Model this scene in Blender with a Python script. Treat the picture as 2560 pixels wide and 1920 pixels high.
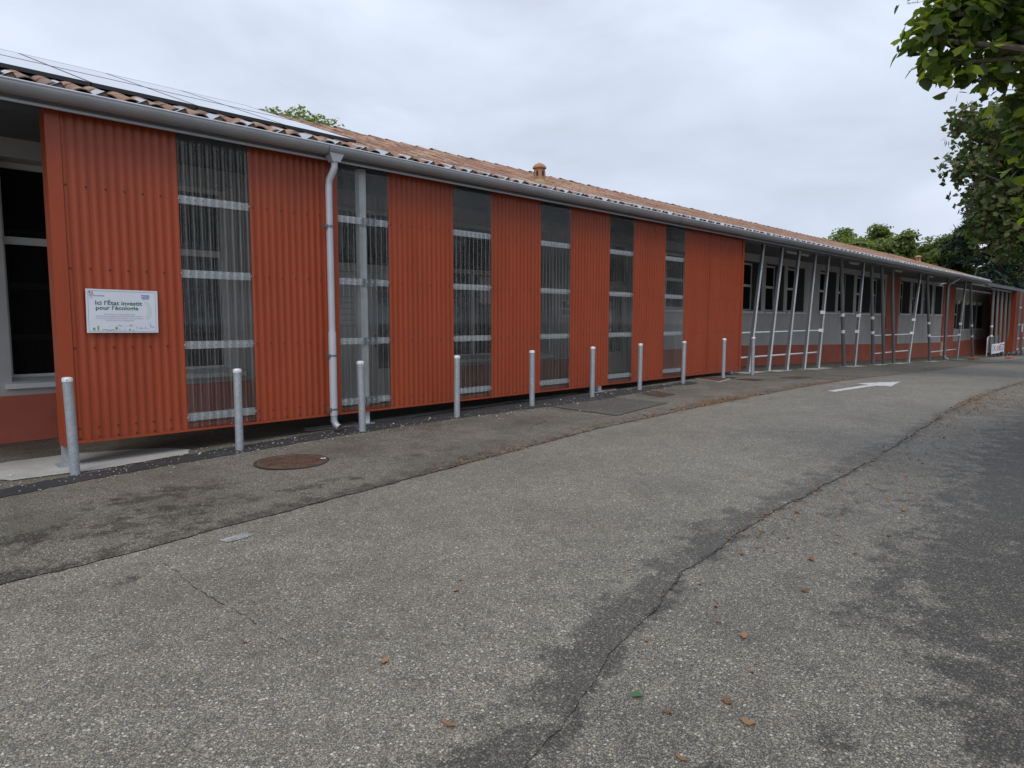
import bpy, math, random
import numpy as np
from mathutils import Vector, Matrix
R = math.radians
random.seed(7)
rng = np.random.default_rng(11)
scene = bpy.context.scene
for o in list(bpy.data.objects):
    bpy.data.objects.remove(o)
C = scene.collection

# ------------------------------------------------------------------ camera
cam_d = bpy.data.cameras.new('camera'); cam = bpy.data.objects.new('camera', cam_d); C.objects.link(cam)
cam_d.sensor_width = 36; cam_d.lens = 1689.2/2560*36; cam_d.clip_end = 2000; cam_d.clip_start = .05
yaw, pitch, roll = .79084, .09546, .00236
CAM = Vector((0, -7.7, 1.76))
fw = Vector((math.sin(yaw)*math.cos(pitch), math.cos(yaw)*math.cos(pitch), -math.sin(pitch)))
rt = Vector((math.cos(yaw), -math.sin(yaw), 0)); up = rt.cross(fw)
r2 = rt*math.cos(roll)+up*math.sin(roll); u2 = up*math.cos(roll)-rt*math.sin(roll)
M = Matrix((r2, u2, -fw)).transposed().to_4x4(); M.translation = CAM
cam.matrix_world = M
scene.camera = cam
scene.render.resolution_x = 1024; scene.render.resolution_y = 768

# ------------------------------------------------------------------ sky and light (overcast)
SUN_EL, SUN_AZ = R(52), R(232)      # azimuth clockwise from +y
world = bpy.data.worlds.new('World'); scene.world = world; world.use_nodes = True
nt = world.node_tree; nt.nodes.clear()
N = lambda t: nt.nodes.new(t)
L = nt.links.new
out = N('ShaderNodeOutputWorld'); bg = N('ShaderNodeBackground'); bg.inputs[1].default_value = .1
sky = N('ShaderNodeTexSky'); sky.sky_type = 'NISHITA'; sky.sun_disc = False
sky.sun_elevation = SUN_EL; sky.sun_rotation = SUN_AZ; sky.dust_density = 2
tc = N('ShaderNodeTexCoord'); mp = N('ShaderNodeMapping'); mp.inputs['Scale'].default_value = (1, 1, 2.4)
mp.inputs['Location'].default_value = (.35, .2, .1)
no = N('ShaderNodeTexNoise'); no.inputs['Scale'].default_value = 2.6; no.inputs['Detail'].default_value = 7; no.inputs['Roughness'].default_value = .5
no.inputs['Distortion'].default_value = .25
L(tc.outputs['Generated'], mp.inputs[0]); L(mp.outputs[0], no.inputs[0])
cr = N('ShaderNodeValToRGB'); e = cr.color_ramp.elements
e[0].position = .30; e[0].color = (.66, .73, .85, 1); e[1].position = .68; e[1].color = (1.0, 1.09, 1.29, 1)
k = cr.color_ramp.elements.new(.5); k.color = (.83, .92, 1.09, 1)
L(no.outputs['Fac'], cr.inputs[0])
sx = N('ShaderNodeSeparateXYZ'); L(tc.outputs['Generated'], sx.inputs[0])
ma = N('ShaderNodeMath'); ma.operation = 'MULTIPLY_ADD'; ma.use_clamp = False
mx0 = N('ShaderNodeMath'); mx0.operation = 'MAXIMUM'; mx0.inputs[1].default_value = 0; L(sx.outputs['Z'], mx0.inputs[0])
L(mx0.outputs[0], ma.inputs[0]); ma.inputs[1].default_value = 4.2; ma.inputs[2].default_value = 5.2     # overcast: brighter overhead
mv = N('ShaderNodeVectorMath'); mv.operation = 'SCALE'; L(cr.outputs[0], mv.inputs[0]); L(ma.outputs[0], mv.inputs['Scale'])
mix = N('ShaderNodeMixRGB'); mix.inputs[0].default_value = .93; L(sky.outputs[0], mix.inputs[1]); L(mv.outputs[0], mix.inputs[2])
L(mix.outputs[0], bg.inputs[0]); L(bg.outputs[0], out.inputs[0])
sd = bpy.data.lights.new('sun', 'SUN'); sd.energy = 1.1; sd.angle = R(25); sd.color = (1, .97, .92)
so = bpy.data.objects.new('sun', sd); C.objects.link(so)
to_sun = Vector((math.sin(SUN_AZ)*math.cos(SUN_EL), math.cos(SUN_AZ)*math.cos(SUN_EL), math.sin(SUN_EL)))
so.rotation_euler = (-to_sun).to_track_quat('-Z', 'Y').to_euler(); so.location = (0, -20, 30)
vs = scene.view_settings; vs.view_transform = 'Standard'; vs.look = 'None'; vs.exposure = .45; vs.gamma = 1; vs.use_curve_mapping = False
scene.render.engine = 'CYCLES'
scene.cycles.transparent_max_bounces = 24
scene.cycles.use_denoising = True; scene.cycles.denoiser = 'OPENIMAGEDENOISE'; scene.cycles.denoising_input_passes = 'RGB_ALBEDO_NORMAL'; scene.cycles.denoising_prefilter = 'ACCURATE'

# ------------------------------------------------------------------ helpers
def tag(o, label=None, cat=None, group=None, kind=None):
    if label: o['label'] = label
    if cat: o['category'] = cat
    if group: o['group'] = group
    if kind: o['kind'] = kind
    return o
def thing(name, label, cat, loc=(0, 0, 0), group=None):
    o = bpy.data.objects.new(name, None); C.objects.link(o); o.location = loc; o.empty_display_size = .1
    return tag(o, label, cat, group)
def origin(o):
    v = Vector((0, 0, 0))
    while o is not None:
        v = v+o.location; o = o.parent
    return v
class MB:
    def __init__(s): s.v = []; s.f = []; s.m = []
    def add(s, vs, fs, m=0):
        n = len(s.v); s.v += [tuple(map(float, q)) for q in vs]; s.f += [tuple(i+n for i in f) for f in fs]; s.m += [m]*len(fs); return s
    def box(s, x0, x1, y0, y1, z0, z1, m=0):
        return s.add([(x, y, z) for z in (z0, z1) for y in (y0, y1) for x in (x0, x1)],
                     [(0, 2, 3, 1), (4, 5, 7, 6), (0, 1, 5, 4), (2, 6, 7, 3), (0, 4, 6, 2), (1, 3, 7, 5)], m)
    def hexa(s, b, t, m=0):     # bottom quad, top quad (same order)
        return s.add(list(b)+list(t), [(3, 2, 1, 0), (4, 5, 6, 7)]+[(i, (i+1) % 4, 4+(i+1) % 4, 4+i) for i in range(4)], m)
    def beam(s, a, b, w, h, upv=(0, 0, 1), m=0):
        a = Vector(a); b = Vector(b); d = (b-a).normalized(); upv = Vector(upv)
        if abs(d.dot(upv)) > .97: upv = Vector((0, 1, 0))
        r = d.cross(upv).normalized(); q = r.cross(d)
        c = [(-1, -1), (1, -1), (1, 1), (-1, 1)]
        return s.hexa([a+r*(i*w/2)+q*(j*h/2) for i, j in c], [b+r*(i*w/2)+q*(j*h/2) for i, j in c], m)
    def tube(s, pts, rad, n=12, cap=True, m=0, closed=False):
        pts = [Vector(p) for p in pts]; rad = rad if isinstance(rad, (list, tuple)) else [rad]*len(pts)
        vs = []; fs = []; pr = None
        for i, p in enumerate(pts):
            d = (pts[min(i+1, len(pts)-1)]-pts[max(i-1, 0)]).normalized()
            if pr is None:
                a = Vector((0, 0, 1)) if abs(d.z) < .9 else Vector((1, 0, 0)); x = d.cross(a).normalized()
            else:
                x = (pr-d*pr.dot(d)).normalized()
            pr = x; y = d.cross(x)
            vs += [p+(x*math.cos(2*math.pi*j/n)+y*math.sin(2*math.pi*j/n))*rad[i] for j in range(n)]
        for i in range(len(pts)-1):
            for j in range(n):
                fs.append((i*n+j, i*n+(j+1) % n, (i+1)*n+(j+1) % n, (i+1)*n+j))
        if cap:
            fs.append(tuple(range(n-1, -1, -1))); fs.append(tuple((len(pts)-1)*n+j for j in range(n)))
        return s.add(vs, fs, m)
    def lathe(s, prof, n=20, c=(0, 0, 0), m=0):   # prof (r,z)
        vs = []; fs = []
        for r, z in prof:
            vs += [(c[0]+r*math.cos(2*math.pi*j/n), c[1]+r*math.sin(2*math.pi*j/n), c[2]+z) for j in range(n)]
        for i in range(len(prof)-1):
            for j in range(n):
                fs.append((i*n+j, i*n+(j+1) % n, (i+1)*n+(j+1) % n, (i+1)*n+j))
        fs.append(tuple(range(n-1, -1, -1))); fs.append(tuple((len(prof)-1)*n+j for j in range(n)))
        return s.add(vs, fs, m)
    def grid(s, P, m=0):        # P[i][j] points
        a = len(P); b = len(P[0])
        return s.add([q for r in P for q in r], [(i*b+j, (i+1)*b+j, (i+1)*b+j+1, i*b+j+1) for i in range(a-1) for j in range(b-1)], m)
    def mesh(s, name, mats, smooth=False, off=None):
        me = bpy.data.meshes.new(name); v = s.v
        if off is not None: v = [(a-off[0], b-off[1], c-off[2]) for a, b, c in v]
        me.from_pydata(v, [], s.f)
        for q in (mats if isinstance(mats, (list, tuple)) else [mats]): me.materials.append(q)
        if max(s.m, default=0) > 0: me.polygons.foreach_set('material_index', s.m)
        if smooth:
            me.polygons.foreach_set('use_smooth', [True]*len(me.polygons))
            if smooth != 'all':
                try: me.set_sharp_from_angle(angle=R(35))
                except Exception: pass
        me.update(); return me
    def build(s, name, mats, parent=None, smooth=False):
        me = s.mesh(name, mats, smooth, origin(parent) if parent is not None else None)
        o = bpy.data.objects.new(name, me); C.objects.link(o)
        if parent is not None: o.parent = parent
        return o
    def single(s, name, mats, label, cat, group=None, smooth=False, base=None):
        c = Vector(base) if base is not None else Vector((sum(q[0] for q in s.v)/len(s.v), sum(q[1] for q in s.v)/len(s.v), min(q[2] for q in s.v)))
        me = s.mesh(name, mats, smooth, c); o = bpy.data.objects.new(name, me); C.objects.link(o); o.location = c
        return tag(o, label, cat, group)
def inst(name, me, loc, parent=None, rot=None, scale=None):
    o = bpy.data.objects.new(name, me); C.objects.link(o)
    if parent is not None: o.parent = parent; loc = Vector(loc)-origin(parent)
    o.location = loc
    if rot is not None: o.rotation_euler = rot
    if scale is not None: o.scale = scale
    return o
def copy_tree(o, parent=None):
    c = o.copy(); C.objects.link(c); c.parent = parent
    for ch in list(o.children): copy_tree(ch, c)
    return c

# ------------------------------------------------------------------ materials
class NT:
    def __init__(s, name):
        s.mat = bpy.data.materials.new(name); s.mat.use_nodes = True; s.t = s.mat.node_tree; s.t.nodes.clear()
        s.out = s.n('ShaderNodeOutputMaterial'); s.b = s.n('ShaderNodeBsdfPrincipled'); s.l(s.b.outputs[0], s.out.inputs[0])
        s.geo = s.n('ShaderNodeNewGeometry'); s.pos = s.geo.outputs['Position']
    def n(s, t): return s.t.nodes.new(t)
    def l(s, a, b): s.t.links.new(a, b)
    def noise(s, scale, detail=4, rough=.55, vec=None, stretch=None):
        v = vec or s.pos
        if stretch:
            m = s.n('ShaderNodeMapping'); m.inputs['Scale'].default_value = stretch; s.l(v, m.inputs[0]); v = m.outputs[0]
        q = s.n('ShaderNodeTexNoise'); q.inputs['Scale'].default_value = scale; q.inputs['Detail'].default_value = detail; q.inputs['Roughness'].default_value = rough
        s.l(v, q.inputs[0]); return q.outputs['Fac']
    def ramp(s, fac, stops, interp='LINEAR'):
        r = s.n('ShaderNodeValToRGB'); r.color_ramp.interpolation = interp; el = r.color_ramp.elements
        while len(el) < len(stops): el.new(.5)
        for k, (p, c) in enumerate(stops):
            el[k].position = p; el[k].color = (*c, 1) if isinstance(c, (tuple, list)) else (c, c, c, 1)
        s.l(fac, r.inputs[0]); return r.outputs[0]
    def mix(s, fac, a, b, mode='MIX'):
        m = s.n('ShaderNodeMixRGB'); m.blend_type = mode
        for i, q in enumerate((fac, a, b)):
            if isinstance(q, (int, float)): m.inputs[i].default_value = q if i == 0 else (q, q, q, 1)
            elif isinstance(q, (tuple, list)): m.inputs[i].default_value = (*q, 1)
            else: s.l(q, m.inputs[i])
        return m.outputs[0]
    def math(s, op, a, b=0, c=0, clamp=False):
        m = s.n('ShaderNodeMath'); m.operation = op; m.use_clamp = clamp
        for i, q in enumerate((a, b, c)):
            if isinstance(q, (int, float)): m.inputs[i].default_value = q
            else: s.l(q, m.inputs[i])
        return m.outputs[0]
    def set(s, **k):
        for a, q in k.items():
            i = s.b.inputs[a.replace('_', ' ')]
            if isinstance(q, (int, float)): i.default_value = q
            elif isinstance(q, (tuple, list)): i.default_value = (*q, 1)
            else: s.l(q, i)
        return s
    def bump(s, h, strength=.3, dist=.01):
        b = s.n('ShaderNodeBump'); b.inputs['Strength'].default_value = strength; b.inputs['Distance'].default_value = dist
        s.l(h, b.inputs['Height']); s.l(b.outputs[0], s.b.inputs['Normal']); return s
def sc(c, k): return tuple(q*k for q in c)
def plain(name, col, rough=.6, metal=0., var=.15, scale=6, bump=0, spec=.5):
    s = NT(name); f = s.noise(scale, 5)
    s.set(Base_Color=s.ramp(f, [(.3, sc(col, 1-var)), (.7, sc(col, 1+var))]), Roughness=rough, Metallic=metal, Specular_IOR_Level=spec)
    if bump: s.bump(s.noise(scale*12, 3), bump, .004)
    return s.mat
def mat_red(name='red_sheet', col=(.302, .0515, .0168)):
    s = NT(name); f = s.noise(1.1, 4, stretch=(3, 3, .5)); g = s.noise(22, 3, stretch=(1, 1, .06))
    c = s.ramp(f, [(.3, sc(col, .9)), (.7, sc(col, 1.06))]); c = s.mix(s.ramp(g, [(.55, 0.), (.8, .16)]), c, (.36, .13, .09))
    # rain-splash dirt low down (a dust film with its own ragged edge)
    sp = s.n('ShaderNodeSeparateXYZ'); s.l(s.pos, sp.inputs[0])
    h = s.math('SUBTRACT', 1.0, sp.outputs['Z']); h = s.math('MULTIPLY_ADD', h, .6, s.math('MULTIPLY', s.noise(5, 5), .5))
    c = s.mix(s.ramp(h, [(.4, 0.), (.9, .22)]), c, (.2, .11, .08))
    rs = s.noise(30, 4, .7, stretch=(1, 1, .035)); c = s.mix(s.math('MULTIPLY', s.ramp(rs, [(.56, 0.), (.74, .5)]), s.ramp(s.noise(1.3, 3), [(.35, .1), (.7, 1.)])), c, sc(col, .55))
    return s.set(Base_Color=c, Roughness=s.ramp(s.noise(3, 4), [(.3, .3), (.7, .45)]), Specular_IOR_Level=.45).mat
def mat_galv(name, col=(.42, .46, .5), rough=.46, metal=.75):
    s = NT(name); v = s.n('ShaderNodeTexVoronoi'); v.inputs['Scale'].default_value = 55; s.l(s.pos, v.inputs[0])
    r = s.n('ShaderNodeSeparateColor'); s.l(v.outputs['Color'], r.inputs[0])
    c = s.ramp(r.outputs[0], [(0, sc(col, .84)), (1, sc(col, 1.1))])
    f = s.noise(3.5, 6, .65, stretch=(1, 1, .5)); c = s.mix(s.ramp(f, [(.35, .35), (.6, 0.)]), c, sc(col, .62))
    g = s.noise(14, 4, stretch=(1, 1, .3)); c = s.mix(s.ramp(g, [(.6, 0.), (.75, .35)]), c, sc(col, 1.45))
    return s.set(Base_Color=c, Roughness=s.ramp(f, [(.3, rough+.12), (.7, rough-.05)]), Metallic=metal).mat
def mat_leaf(name, cols, trans=.35, rough=.5):
    s = NT(name); wn = s.n('ShaderNodeTexWhiteNoise'); wn.noise_dimensions = '1D'
    at = s.n('ShaderNodeAttribute'); at.attribute_name = 'rnd'
    oi = s.n('ShaderNodeObjectInfo'); s.l(s.math('ADD', at.outputs['Fac'], oi.outputs['Random']), wn.inputs['W'])
    f = s.math('MULTIPLY_ADD', wn.outputs[0], .7, s.math('MULTIPLY', s.noise(.9, 3), .3))
    n = len(cols); c = s.ramp(f, [(.1+.8*i/(n-1), q) for i, q in enumerate(cols)])
    s.set(Base_Color=c, Roughness=rough, Specular_IOR_Level=.35)
    tr = s.n('ShaderNodeBsdfTranslucent'); s.l(s.mix(1, c, (1.6, 1.7, .7), 'MULTIPLY'), tr.inputs[0])
    m = s.n('ShaderNodeMixShader'); m.inputs[0].default_value = trans; s.l(s.b.outputs[0], m.inputs[1]); s.l(tr.outputs[0], m.inputs[2]); s.l(m.outputs[0], s.out.inputs[0])
    return s.mat
def mat_asphalt(name, matrix, stones, cell=75, amount=.5, stain_col=.35, patch=.25, moss=0, fine=.25, k=1.):
    """matrix colour with pebbles shown at its surface; 'stain' attribute darkens it"""
    s = NT(name)
    v = s.n('ShaderNodeTexVoronoi'); v.inputs['Scale'].default_value = cell; s.l(s.pos, v.inputs[0])
    r = s.n('ShaderNodeSeparateColor'); s.l(v.outputs['Color'], r.inputs[0])
    n = len(stones); st = s.ramp(r.outputs[0], [((i+.5)/n, sc(q, k)) for i, q in enumerate(stones)])
    inside = s.ramp(v.outputs['Distance'], [(.4, 1.), (.58, 0.)])
    show = s.math('GREATER_THAN', s.math('MULTIPLY_ADD', s.noise(2.2, 4), .5, r.outputs[1]), 1.25-amount*.62)
    f2 = s.noise(cell*2.3, 3); mc = s.ramp(f2, [(.3, sc(matrix, 1-fine)), (.7, sc(matrix, 1+fine))])
    v2 = s.n('ShaderNodeTexVoronoi'); v2.inputs['Scale'].default_value = cell*2.2; s.l(s.pos, v2.inputs[0]); q2 = s.n('ShaderNodeSeparateColor'); s.l(v2.outputs['Color'], q2.inputs[0])
    mc = s.mix(s.math('MULTIPLY', s.ramp(v2.outputs['Distance'], [(.4, 1.), (.6, 0.)]), s.math('GREATER_THAN', q2.outputs[1], 1-amount)), mc, s.ramp(q2.outputs[0], [((i+.5)/n, sc(q, k)) for i, q in enumerate(stones)]))
    c = s.mix(s.math('MULTIPLY', inside, show), mc, st)
    big = s.noise(.9, 7, .68); c = s.mix(s.ramp(big, [(.38, patch), (.56, 0.)]), c, s.mix(1, c, (.5, .48, .45), 'MULTIPLY'))
    mid = s.noise(6, 6, .7); c = s.mix(s.ramp(mid, [(.35, .5), (.55, 0.)]), c, s.mix(1, c, (.62, .61, .6), 'MULTIPLY')); lt = s.noise(1.7, 6, .65); c = s.mix(s.ramp(lt, [(.52, 0.), (.72, .4)]), c, s.mix(1, c, (1.5, 1.47, 1.4), 'MULTIPLY'))
    if moss:
        mo = s.noise(1.3, 6, .7); c = s.mix(s.ramp(mo, [(.48, 0.), (.72, moss)]), c, (.075, .075, .045))
    at = s.n('ShaderNodeAttribute'); at.attribute_name = 'stain'
    sf = s.math('ADD', at.outputs['Fac'], s.math('MULTIPLY', s.math('SUBTRACT', s.noise(5.5, 8, .72), .5), 2.3))
    sf = s.math('ADD', sf, s.math('MULTIPLY', s.math('SUBTRACT', s.noise(38, 3, .7), .5), .5)); sf = s.math('MULTIPLY', s.ramp(sf, [(.34, 0.), (.62, 1.)]), 1)
    keep = s.math('MULTIPLY', s.math('MULTIPLY', inside, show), .3)
    dk = s.mix(keep, s.mix(1, c, (.30, .29, .28), 'MULTIPLY'), c); c = s.mix(s.math('MULTIPLY', sf, 1-stain_col), c, dk)
    rough = s.ramp(sf, [(0, .72), (1, .62)])
    s.set(Base_Color=c, Roughness=rough, Specular_IOR_Level=.6)
    h = s.math('MULTIPLY_ADD', s.math('MULTIPLY', inside, show), .7, s.math('MULTIPLY', f2, .5))
    return s.bump(h, .55, .006).mat
STONES = [(.075, .066, .053), (.20, .172, .125), (.30, .262, .195), (.13, .116, .094), (.25, .205, .138), (.35, .31, .238), (.17, .146, .108), (.30, .272, .22), (.22, .198, .157), (.52, .48, .40)]
M_ = {}
M_['red'] = mat_red()
M_['red_trim'] = mat_red('red_trim_paint', (.322, .055, .018))
M_['screw'] = plain('dark_screw_head', (.10, .026, .014), .5, 0, .1, 9)
M_['grey_post'] = plain('grey_post_paint', (.2, .2, .205), .5, .2, .1, 5)
M_['shade_grey'] = plain('reveal_shade_grey', (.095, .095, .1), .7, 0, .1, 4)
M_['galv'] = mat_galv('galvanised_steel', (.43, .46, .49), .5, .5)
M_['galv_rail'] = mat_galv('galvanised_rail_steel', (.72, .75, .77), .45, .15)
M_['screen_rail'] = plain('bright_zinc_rail', (.82, .85, .86), .5, 0, .08, 9)
M_['galv_dark'] = mat_galv('weathered_shaded_steel', (.2, .21, .22), .5, .6)
M_['zinc'] = plain('gutter_zinc', (.36, .365, .38), .36, .35, .1, 3)
M_['zinc_light'] = plain('downpipe_zinc', (.5, .51, .56), .38, .2, .06, 4)
M_['flash'] = plain('bright_flashing', (.36, .38, .41), .5, .3, .15, 9)
M_['grey_wall'] = plain('grey_render', (.48, .465, .445), .9, 0, .1, 1.6, .15)
M_['red_wall'] = plain('red_plinth_paint', (.44, .115, .07), .8, 0, .12, 1.8, .15)
M_['white'] = plain('white_paint', (.74, .74, .71), .5, 0, .05, 4)
M_['frame'] = plain('window_frame_pvc', (.72, .72, .68), .4, 0, .05, 4)
M_['ceiling'] = plain('porch_ceiling_boards', (.11, .115, .12), .8, 0, .1, 2)
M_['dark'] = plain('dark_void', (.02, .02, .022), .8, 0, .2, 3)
M_['soil'] = plain('roof_deck_wood', (.12, .08, .055), .9, 0, .2, 5)
M_['black'] = plain('black_frame', (.018, .018, .02), .4, .2, .1, 5)
M_['rust'] = None
M_['bark'] = plain('bark', (.085, .065, .048), .95, 0, .4, 9, .8)
M_['blind'] = plain('cream_blind', (.66, .63, .52), .8, 0, .06, 5)
M_['tape'] = plain('white_reflective_band', (.82, .83, .84), .45, 0, .05, 5)
M_['concrete'] = NT('concrete')
s = M_['concrete']; f = s.noise(2.2, 6, .65); c = s.ramp(f, [(.3, (.3, .29, .265)), (.7, (.44, .43, .4))])
c = s.mix(s.ramp(s.noise(40, 4), [(.5, 0.), (.8, .35)]), c, (.22, .21, .19)); s.set(Base_Color=c, Roughness=.9, Specular_IOR_Level=.3).bump(s.noise(60, 4), .4, .004); M_['concrete'] = s.mat
s = NT('rusty_iron'); f = s.noise(9, 6, .7); c = s.ramp(f, [(.25, (.05, .032, .024)), (.5, (.11, .06, .038)), (.75, (.16, .09, .06))])
s.set(Base_Color=c, Roughness=.85, Metallic=.2).bump(s.noise(70, 4), .5, .004); M_['rust'] = s.mat
# clear corrugated sheet: transparent, glossy by Fresnel, with thin dust streaks and painted rib glints
s = NT('clear_sheet'); tr = s.n('ShaderNodeBsdfTransparent'); tr.inputs[0].default_value = (.975, .98, .975, 1)
gl = s.n('ShaderNodeBsdfGlossy'); gl.inputs[0].default_value = (1, 1, 1, 1); gl.inputs['Roughness'].default_value = .012
fr = s.n('ShaderNodeFresnel'); fr.inputs[0].default_value = 1.5
m1 = s.n('ShaderNodeMixShader'); s.l(fr.outputs[0], m1.inputs[0]); s.l(tr.outputs[0], m1.inputs[1]); s.l(gl.outputs[0], m1.inputs[2])
df = s.n('ShaderNodeBsdfDiffuse'); df.inputs[0].default_value = (.68, .69, .67, 1)
st = s.noise(26, 5, .7, stretch=(1, 1, .045)); sp2 = s.noise(2.5, 4); dust_glint = s.math('MULTIPLY', s.ramp(st, [(.42, .015), (.78, .12)]), s.ramp(sp2, [(.3, .35), (.7, 1.)]))
scr = s.noise(17, 2, .8, stretch=(1, 1, .5)); dust_glint = s.math('MAXIMUM', dust_glint, s.ramp(scr, [(.735, 0.), (.765, .4)]))
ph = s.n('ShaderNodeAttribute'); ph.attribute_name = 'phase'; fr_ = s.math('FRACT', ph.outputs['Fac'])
l1 = s.ramp(s.math('ABSOLUTE', s.math('SUBTRACT', fr_, .46)), [(.02, .4), (.065, 0.)]); l2 = s.ramp(s.math('ABSOLUTE', s.math('SUBTRACT', fr_, .04)), [(.015, .18), (.05, 0.)])  # pale lines along each rib: edge glints put into the colour
rib_glint = s.math('MULTIPLY', s.math('MAXIMUM', l1, l2), s.ramp(s.noise(3, 5, .6, stretch=(8, 1, .5)), [(.3, .3), (.65, 1.)])); dust_glint = s.math('MAXIMUM', dust_glint, rib_glint)
m2 = s.n('ShaderNodeMixShader'); s.l(dust_glint, m2.inputs[0]); s.l(m1.outputs[0], m2.inputs[1]); s.l(df.outputs[0], m2.inputs[2]); s.l(m2.outputs[0], s.out.inputs[0])
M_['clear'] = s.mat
s = NT('window_glass'); s.set(Base_Color=(.012, .013, .014), Roughness=.04, Specular_IOR_Level=.5).bump(s.noise(1.5, 2), .02, .02); M_['glass'] = s.mat
s = NT('solar_glass'); s.set(Base_Color=(.03, .033, .05), Roughness=.05, Specular_IOR_Level=1.0, Coat_Weight=1.0); M_['solar'] = s.mat
# roof tiles: one colour per tile from its cell on the roof, grey lichen low down
s = NT('clay_tile'); sp = s.n('ShaderNodeSeparateXYZ'); s.l(s.pos, sp.inputs[0])
fx = s.math('FLOOR', s.math('DIVIDE', s.math('ADD', sp.outputs['X'], 50.1), .215)); fy = s.math('FLOOR', s.math('DIVIDE', s.math('ADD', sp.outputs['Y'], 5.24), .339))
cb = s.n('ShaderNodeCombineXYZ'); s.l(fx, cb.inputs[0]); s.l(fy, cb.inputs[1]); wn = s.n('ShaderNodeTexWhiteNoise'); s.l(cb.outputs[0], wn.inputs['Vector'])
c = s.ramp(wn.outputs['Value'], [(0, (.075, .043, .031)), (.15, (.19, .086, .053)), (.4, (.29, .13, .077)), (.6, (.19, .115, .08)), (.8, (.35, .19, .118)), (1, (.38, .27, .18))])
li = s.noise(7, 6, .7); c = s.mix(s.ramp(li, [(.45, 0.), (.7, .55)]), c, (.24, .2, .15))
bd = s.math('MULTIPLY_ADD', sp.outputs['Y'], -.28, s.math('MULTIPLY', s.noise(1.7, 5), .9)); c = s.mix(s.ramp(bd, [(.25, 0.), (.75, .75)]), c, (.185, .155, .125))
s.set(Base_Color=c, Roughness=.9, Specular_IOR_Level=.25).bump(s.noise(60, 5), .4, .006); M_['tile'] = s.mat
M_['terracotta'] = plain('terracotta_cap', (.36, .18, .10), .9, 0, .25, 12, .3)
M_['mortar'] = plain('vent_base_mortar', (.33, .27, .16), .9, 0, .2, 9, .3)
ROAD = mat_asphalt('road_asphalt', (.080, .0745, .064), STONES, 86, .9, .12, .34, k=1.04)
YARD = mat_asphalt('yard_asphalt', (.060, .0555, .049), STONES, 88, .85, .04, .42, k=.95)
PAVE = mat_asphalt('pavement_asphalt', (.056, .051, .040), STONES, 94, .8, .06, .8, .45, k=.98)
FRESH = mat_asphalt('fresh_asphalt', (.022, .022, .024), [(.03, .03, .03), (.05, .05, .05), (.02, .02, .02), (.10, .1, .1)], 90, .35, .4, .1)
PATCH = mat_asphalt('repair_asphalt', (.062, .06, .058), STONES[:5], 90, .35, .4, .2)
FARPV = mat_asphalt('far_pavement_asphalt', (.2, .19, .175), STONES, 80, .4, .3, .3)
LEAF_NEAR = mat_leaf('lime_leaf', [(.03, .045, .02), (.05, .08, .025), (.10, .14, .03), (.18, .23, .04), (.32, .34, .07)], .6)
LEAF_MID = mat_leaf('lime_leaf_brown', [(.03, .05, .02), (.045, .075, .025), (.07, .105, .032), (.13, .115, .05), (.09, .125, .03)], .35)
LEAF_GREEN = mat_leaf('oak_leaf', [(.09, .12, .035), (.13, .17, .05), (.18, .22, .065), (.24, .26, .09)], .45)
LEAF_DARK = mat_leaf('cedar_needle', [(.016, .032, .022), (.024, .045, .03), (.035, .06, .035)], .15, .6)
LEAF_DRY = mat_leaf('dry_leaf', [(.13, .06, .028), (.22, .105, .05), (.33, .19, .10), (.17, .085, .04)], .15, .7)

# ------------------------------------------------------------------ ground shape
GX = [-30, 1.5, 5, 9.5, 14, 16.5, 19, 21.3, 25, 30, 35, 43, 53, 80]
GZ = [.22, .275, .325, .385, .44, .41, .325, .265, .165, .045, -.09, -.26, -.5, -1.1]
def g(x):
    x = np.asarray(x, float); return sum(np.interp(x+d, GX, GZ) for d in (-1.2, -.6, 0, .6, 1.2))/5
def gf(x): return float(g(x))
E1 = ([-30, .58, 1.0, 1.7, 3.45, 6.8, 9.5, 15.4, 24, 38.8, 60], [-3.15, -3.1, -3.11, -3.0, -2.81, -2.43, -2.36, -2.45, -2.2, -1.7, -1.2])
E2 = ([-30, 1.0, 1.55, 2.23, 3.45, 4.68, 7.2, 11.6, 20, 40, 60], [-6.6, -6.4, -6.26, -6.04, -5.74, -5.62, -5.58, -5.33, -5.1, -4.8, -4.6])
def jit(x, a=.02, sd=0):
    x = np.asarray(x, float); return a*(np.sin(x*7.1+sd)+.7*np.sin(x*17.3+1.7*sd)+.5*np.sin(x*41+sd*.3)+.4*np.sin(x*83+sd))
def e1(x): return np.interp(x, *E1)+jit(x, .008, 1)
def e2(x): return np.interp(x, *E2)+jit(x, .009, 3)
def sheet(name, mat, xs, lo, hi, ny, dz, stain=None, kind='structure'):
    xs = np.asarray(xs, float); t = np.linspace(0, 1, ny)
    X = np.repeat(xs[:, None], ny, 1); Y = lo(xs)[:, None]*(1-t)+hi(xs)[:, None]*t; Z = np.repeat(g(xs)[:, None], ny, 1)+dz
    me = bpy.data.meshes.new(name); V = np.stack([X, Y, Z], -1).reshape(-1, 3); n = len(xs)
    F = [(i*ny+j, (i+1)*ny+j, (i+1)*ny+j+1, i*ny+j+1) for i in range(n-1) for j in range(ny-1)]
    me.from_pydata(V.tolist(), [], F); me.materials.append(mat)
    a = me.attributes.new('stain', 'FLOAT', 'POINT')
    if stain is not None: a.data.foreach_set('value', np.clip(stain(V[:, 0], V[:, 1]), 0, 1).astype(np.float32))
    me.update(); o = bpy.data.objects.new(name, me); C.objects.link(o); o['kind'] = kind
    return o
def gauss(d, w): return np.exp(-(d/w)**2)
def spot(x, y, cx, cy, rx, ry, k): return k*np.exp(-(((x-cx)/rx)**2+((y-cy)/ry)**2))
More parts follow.
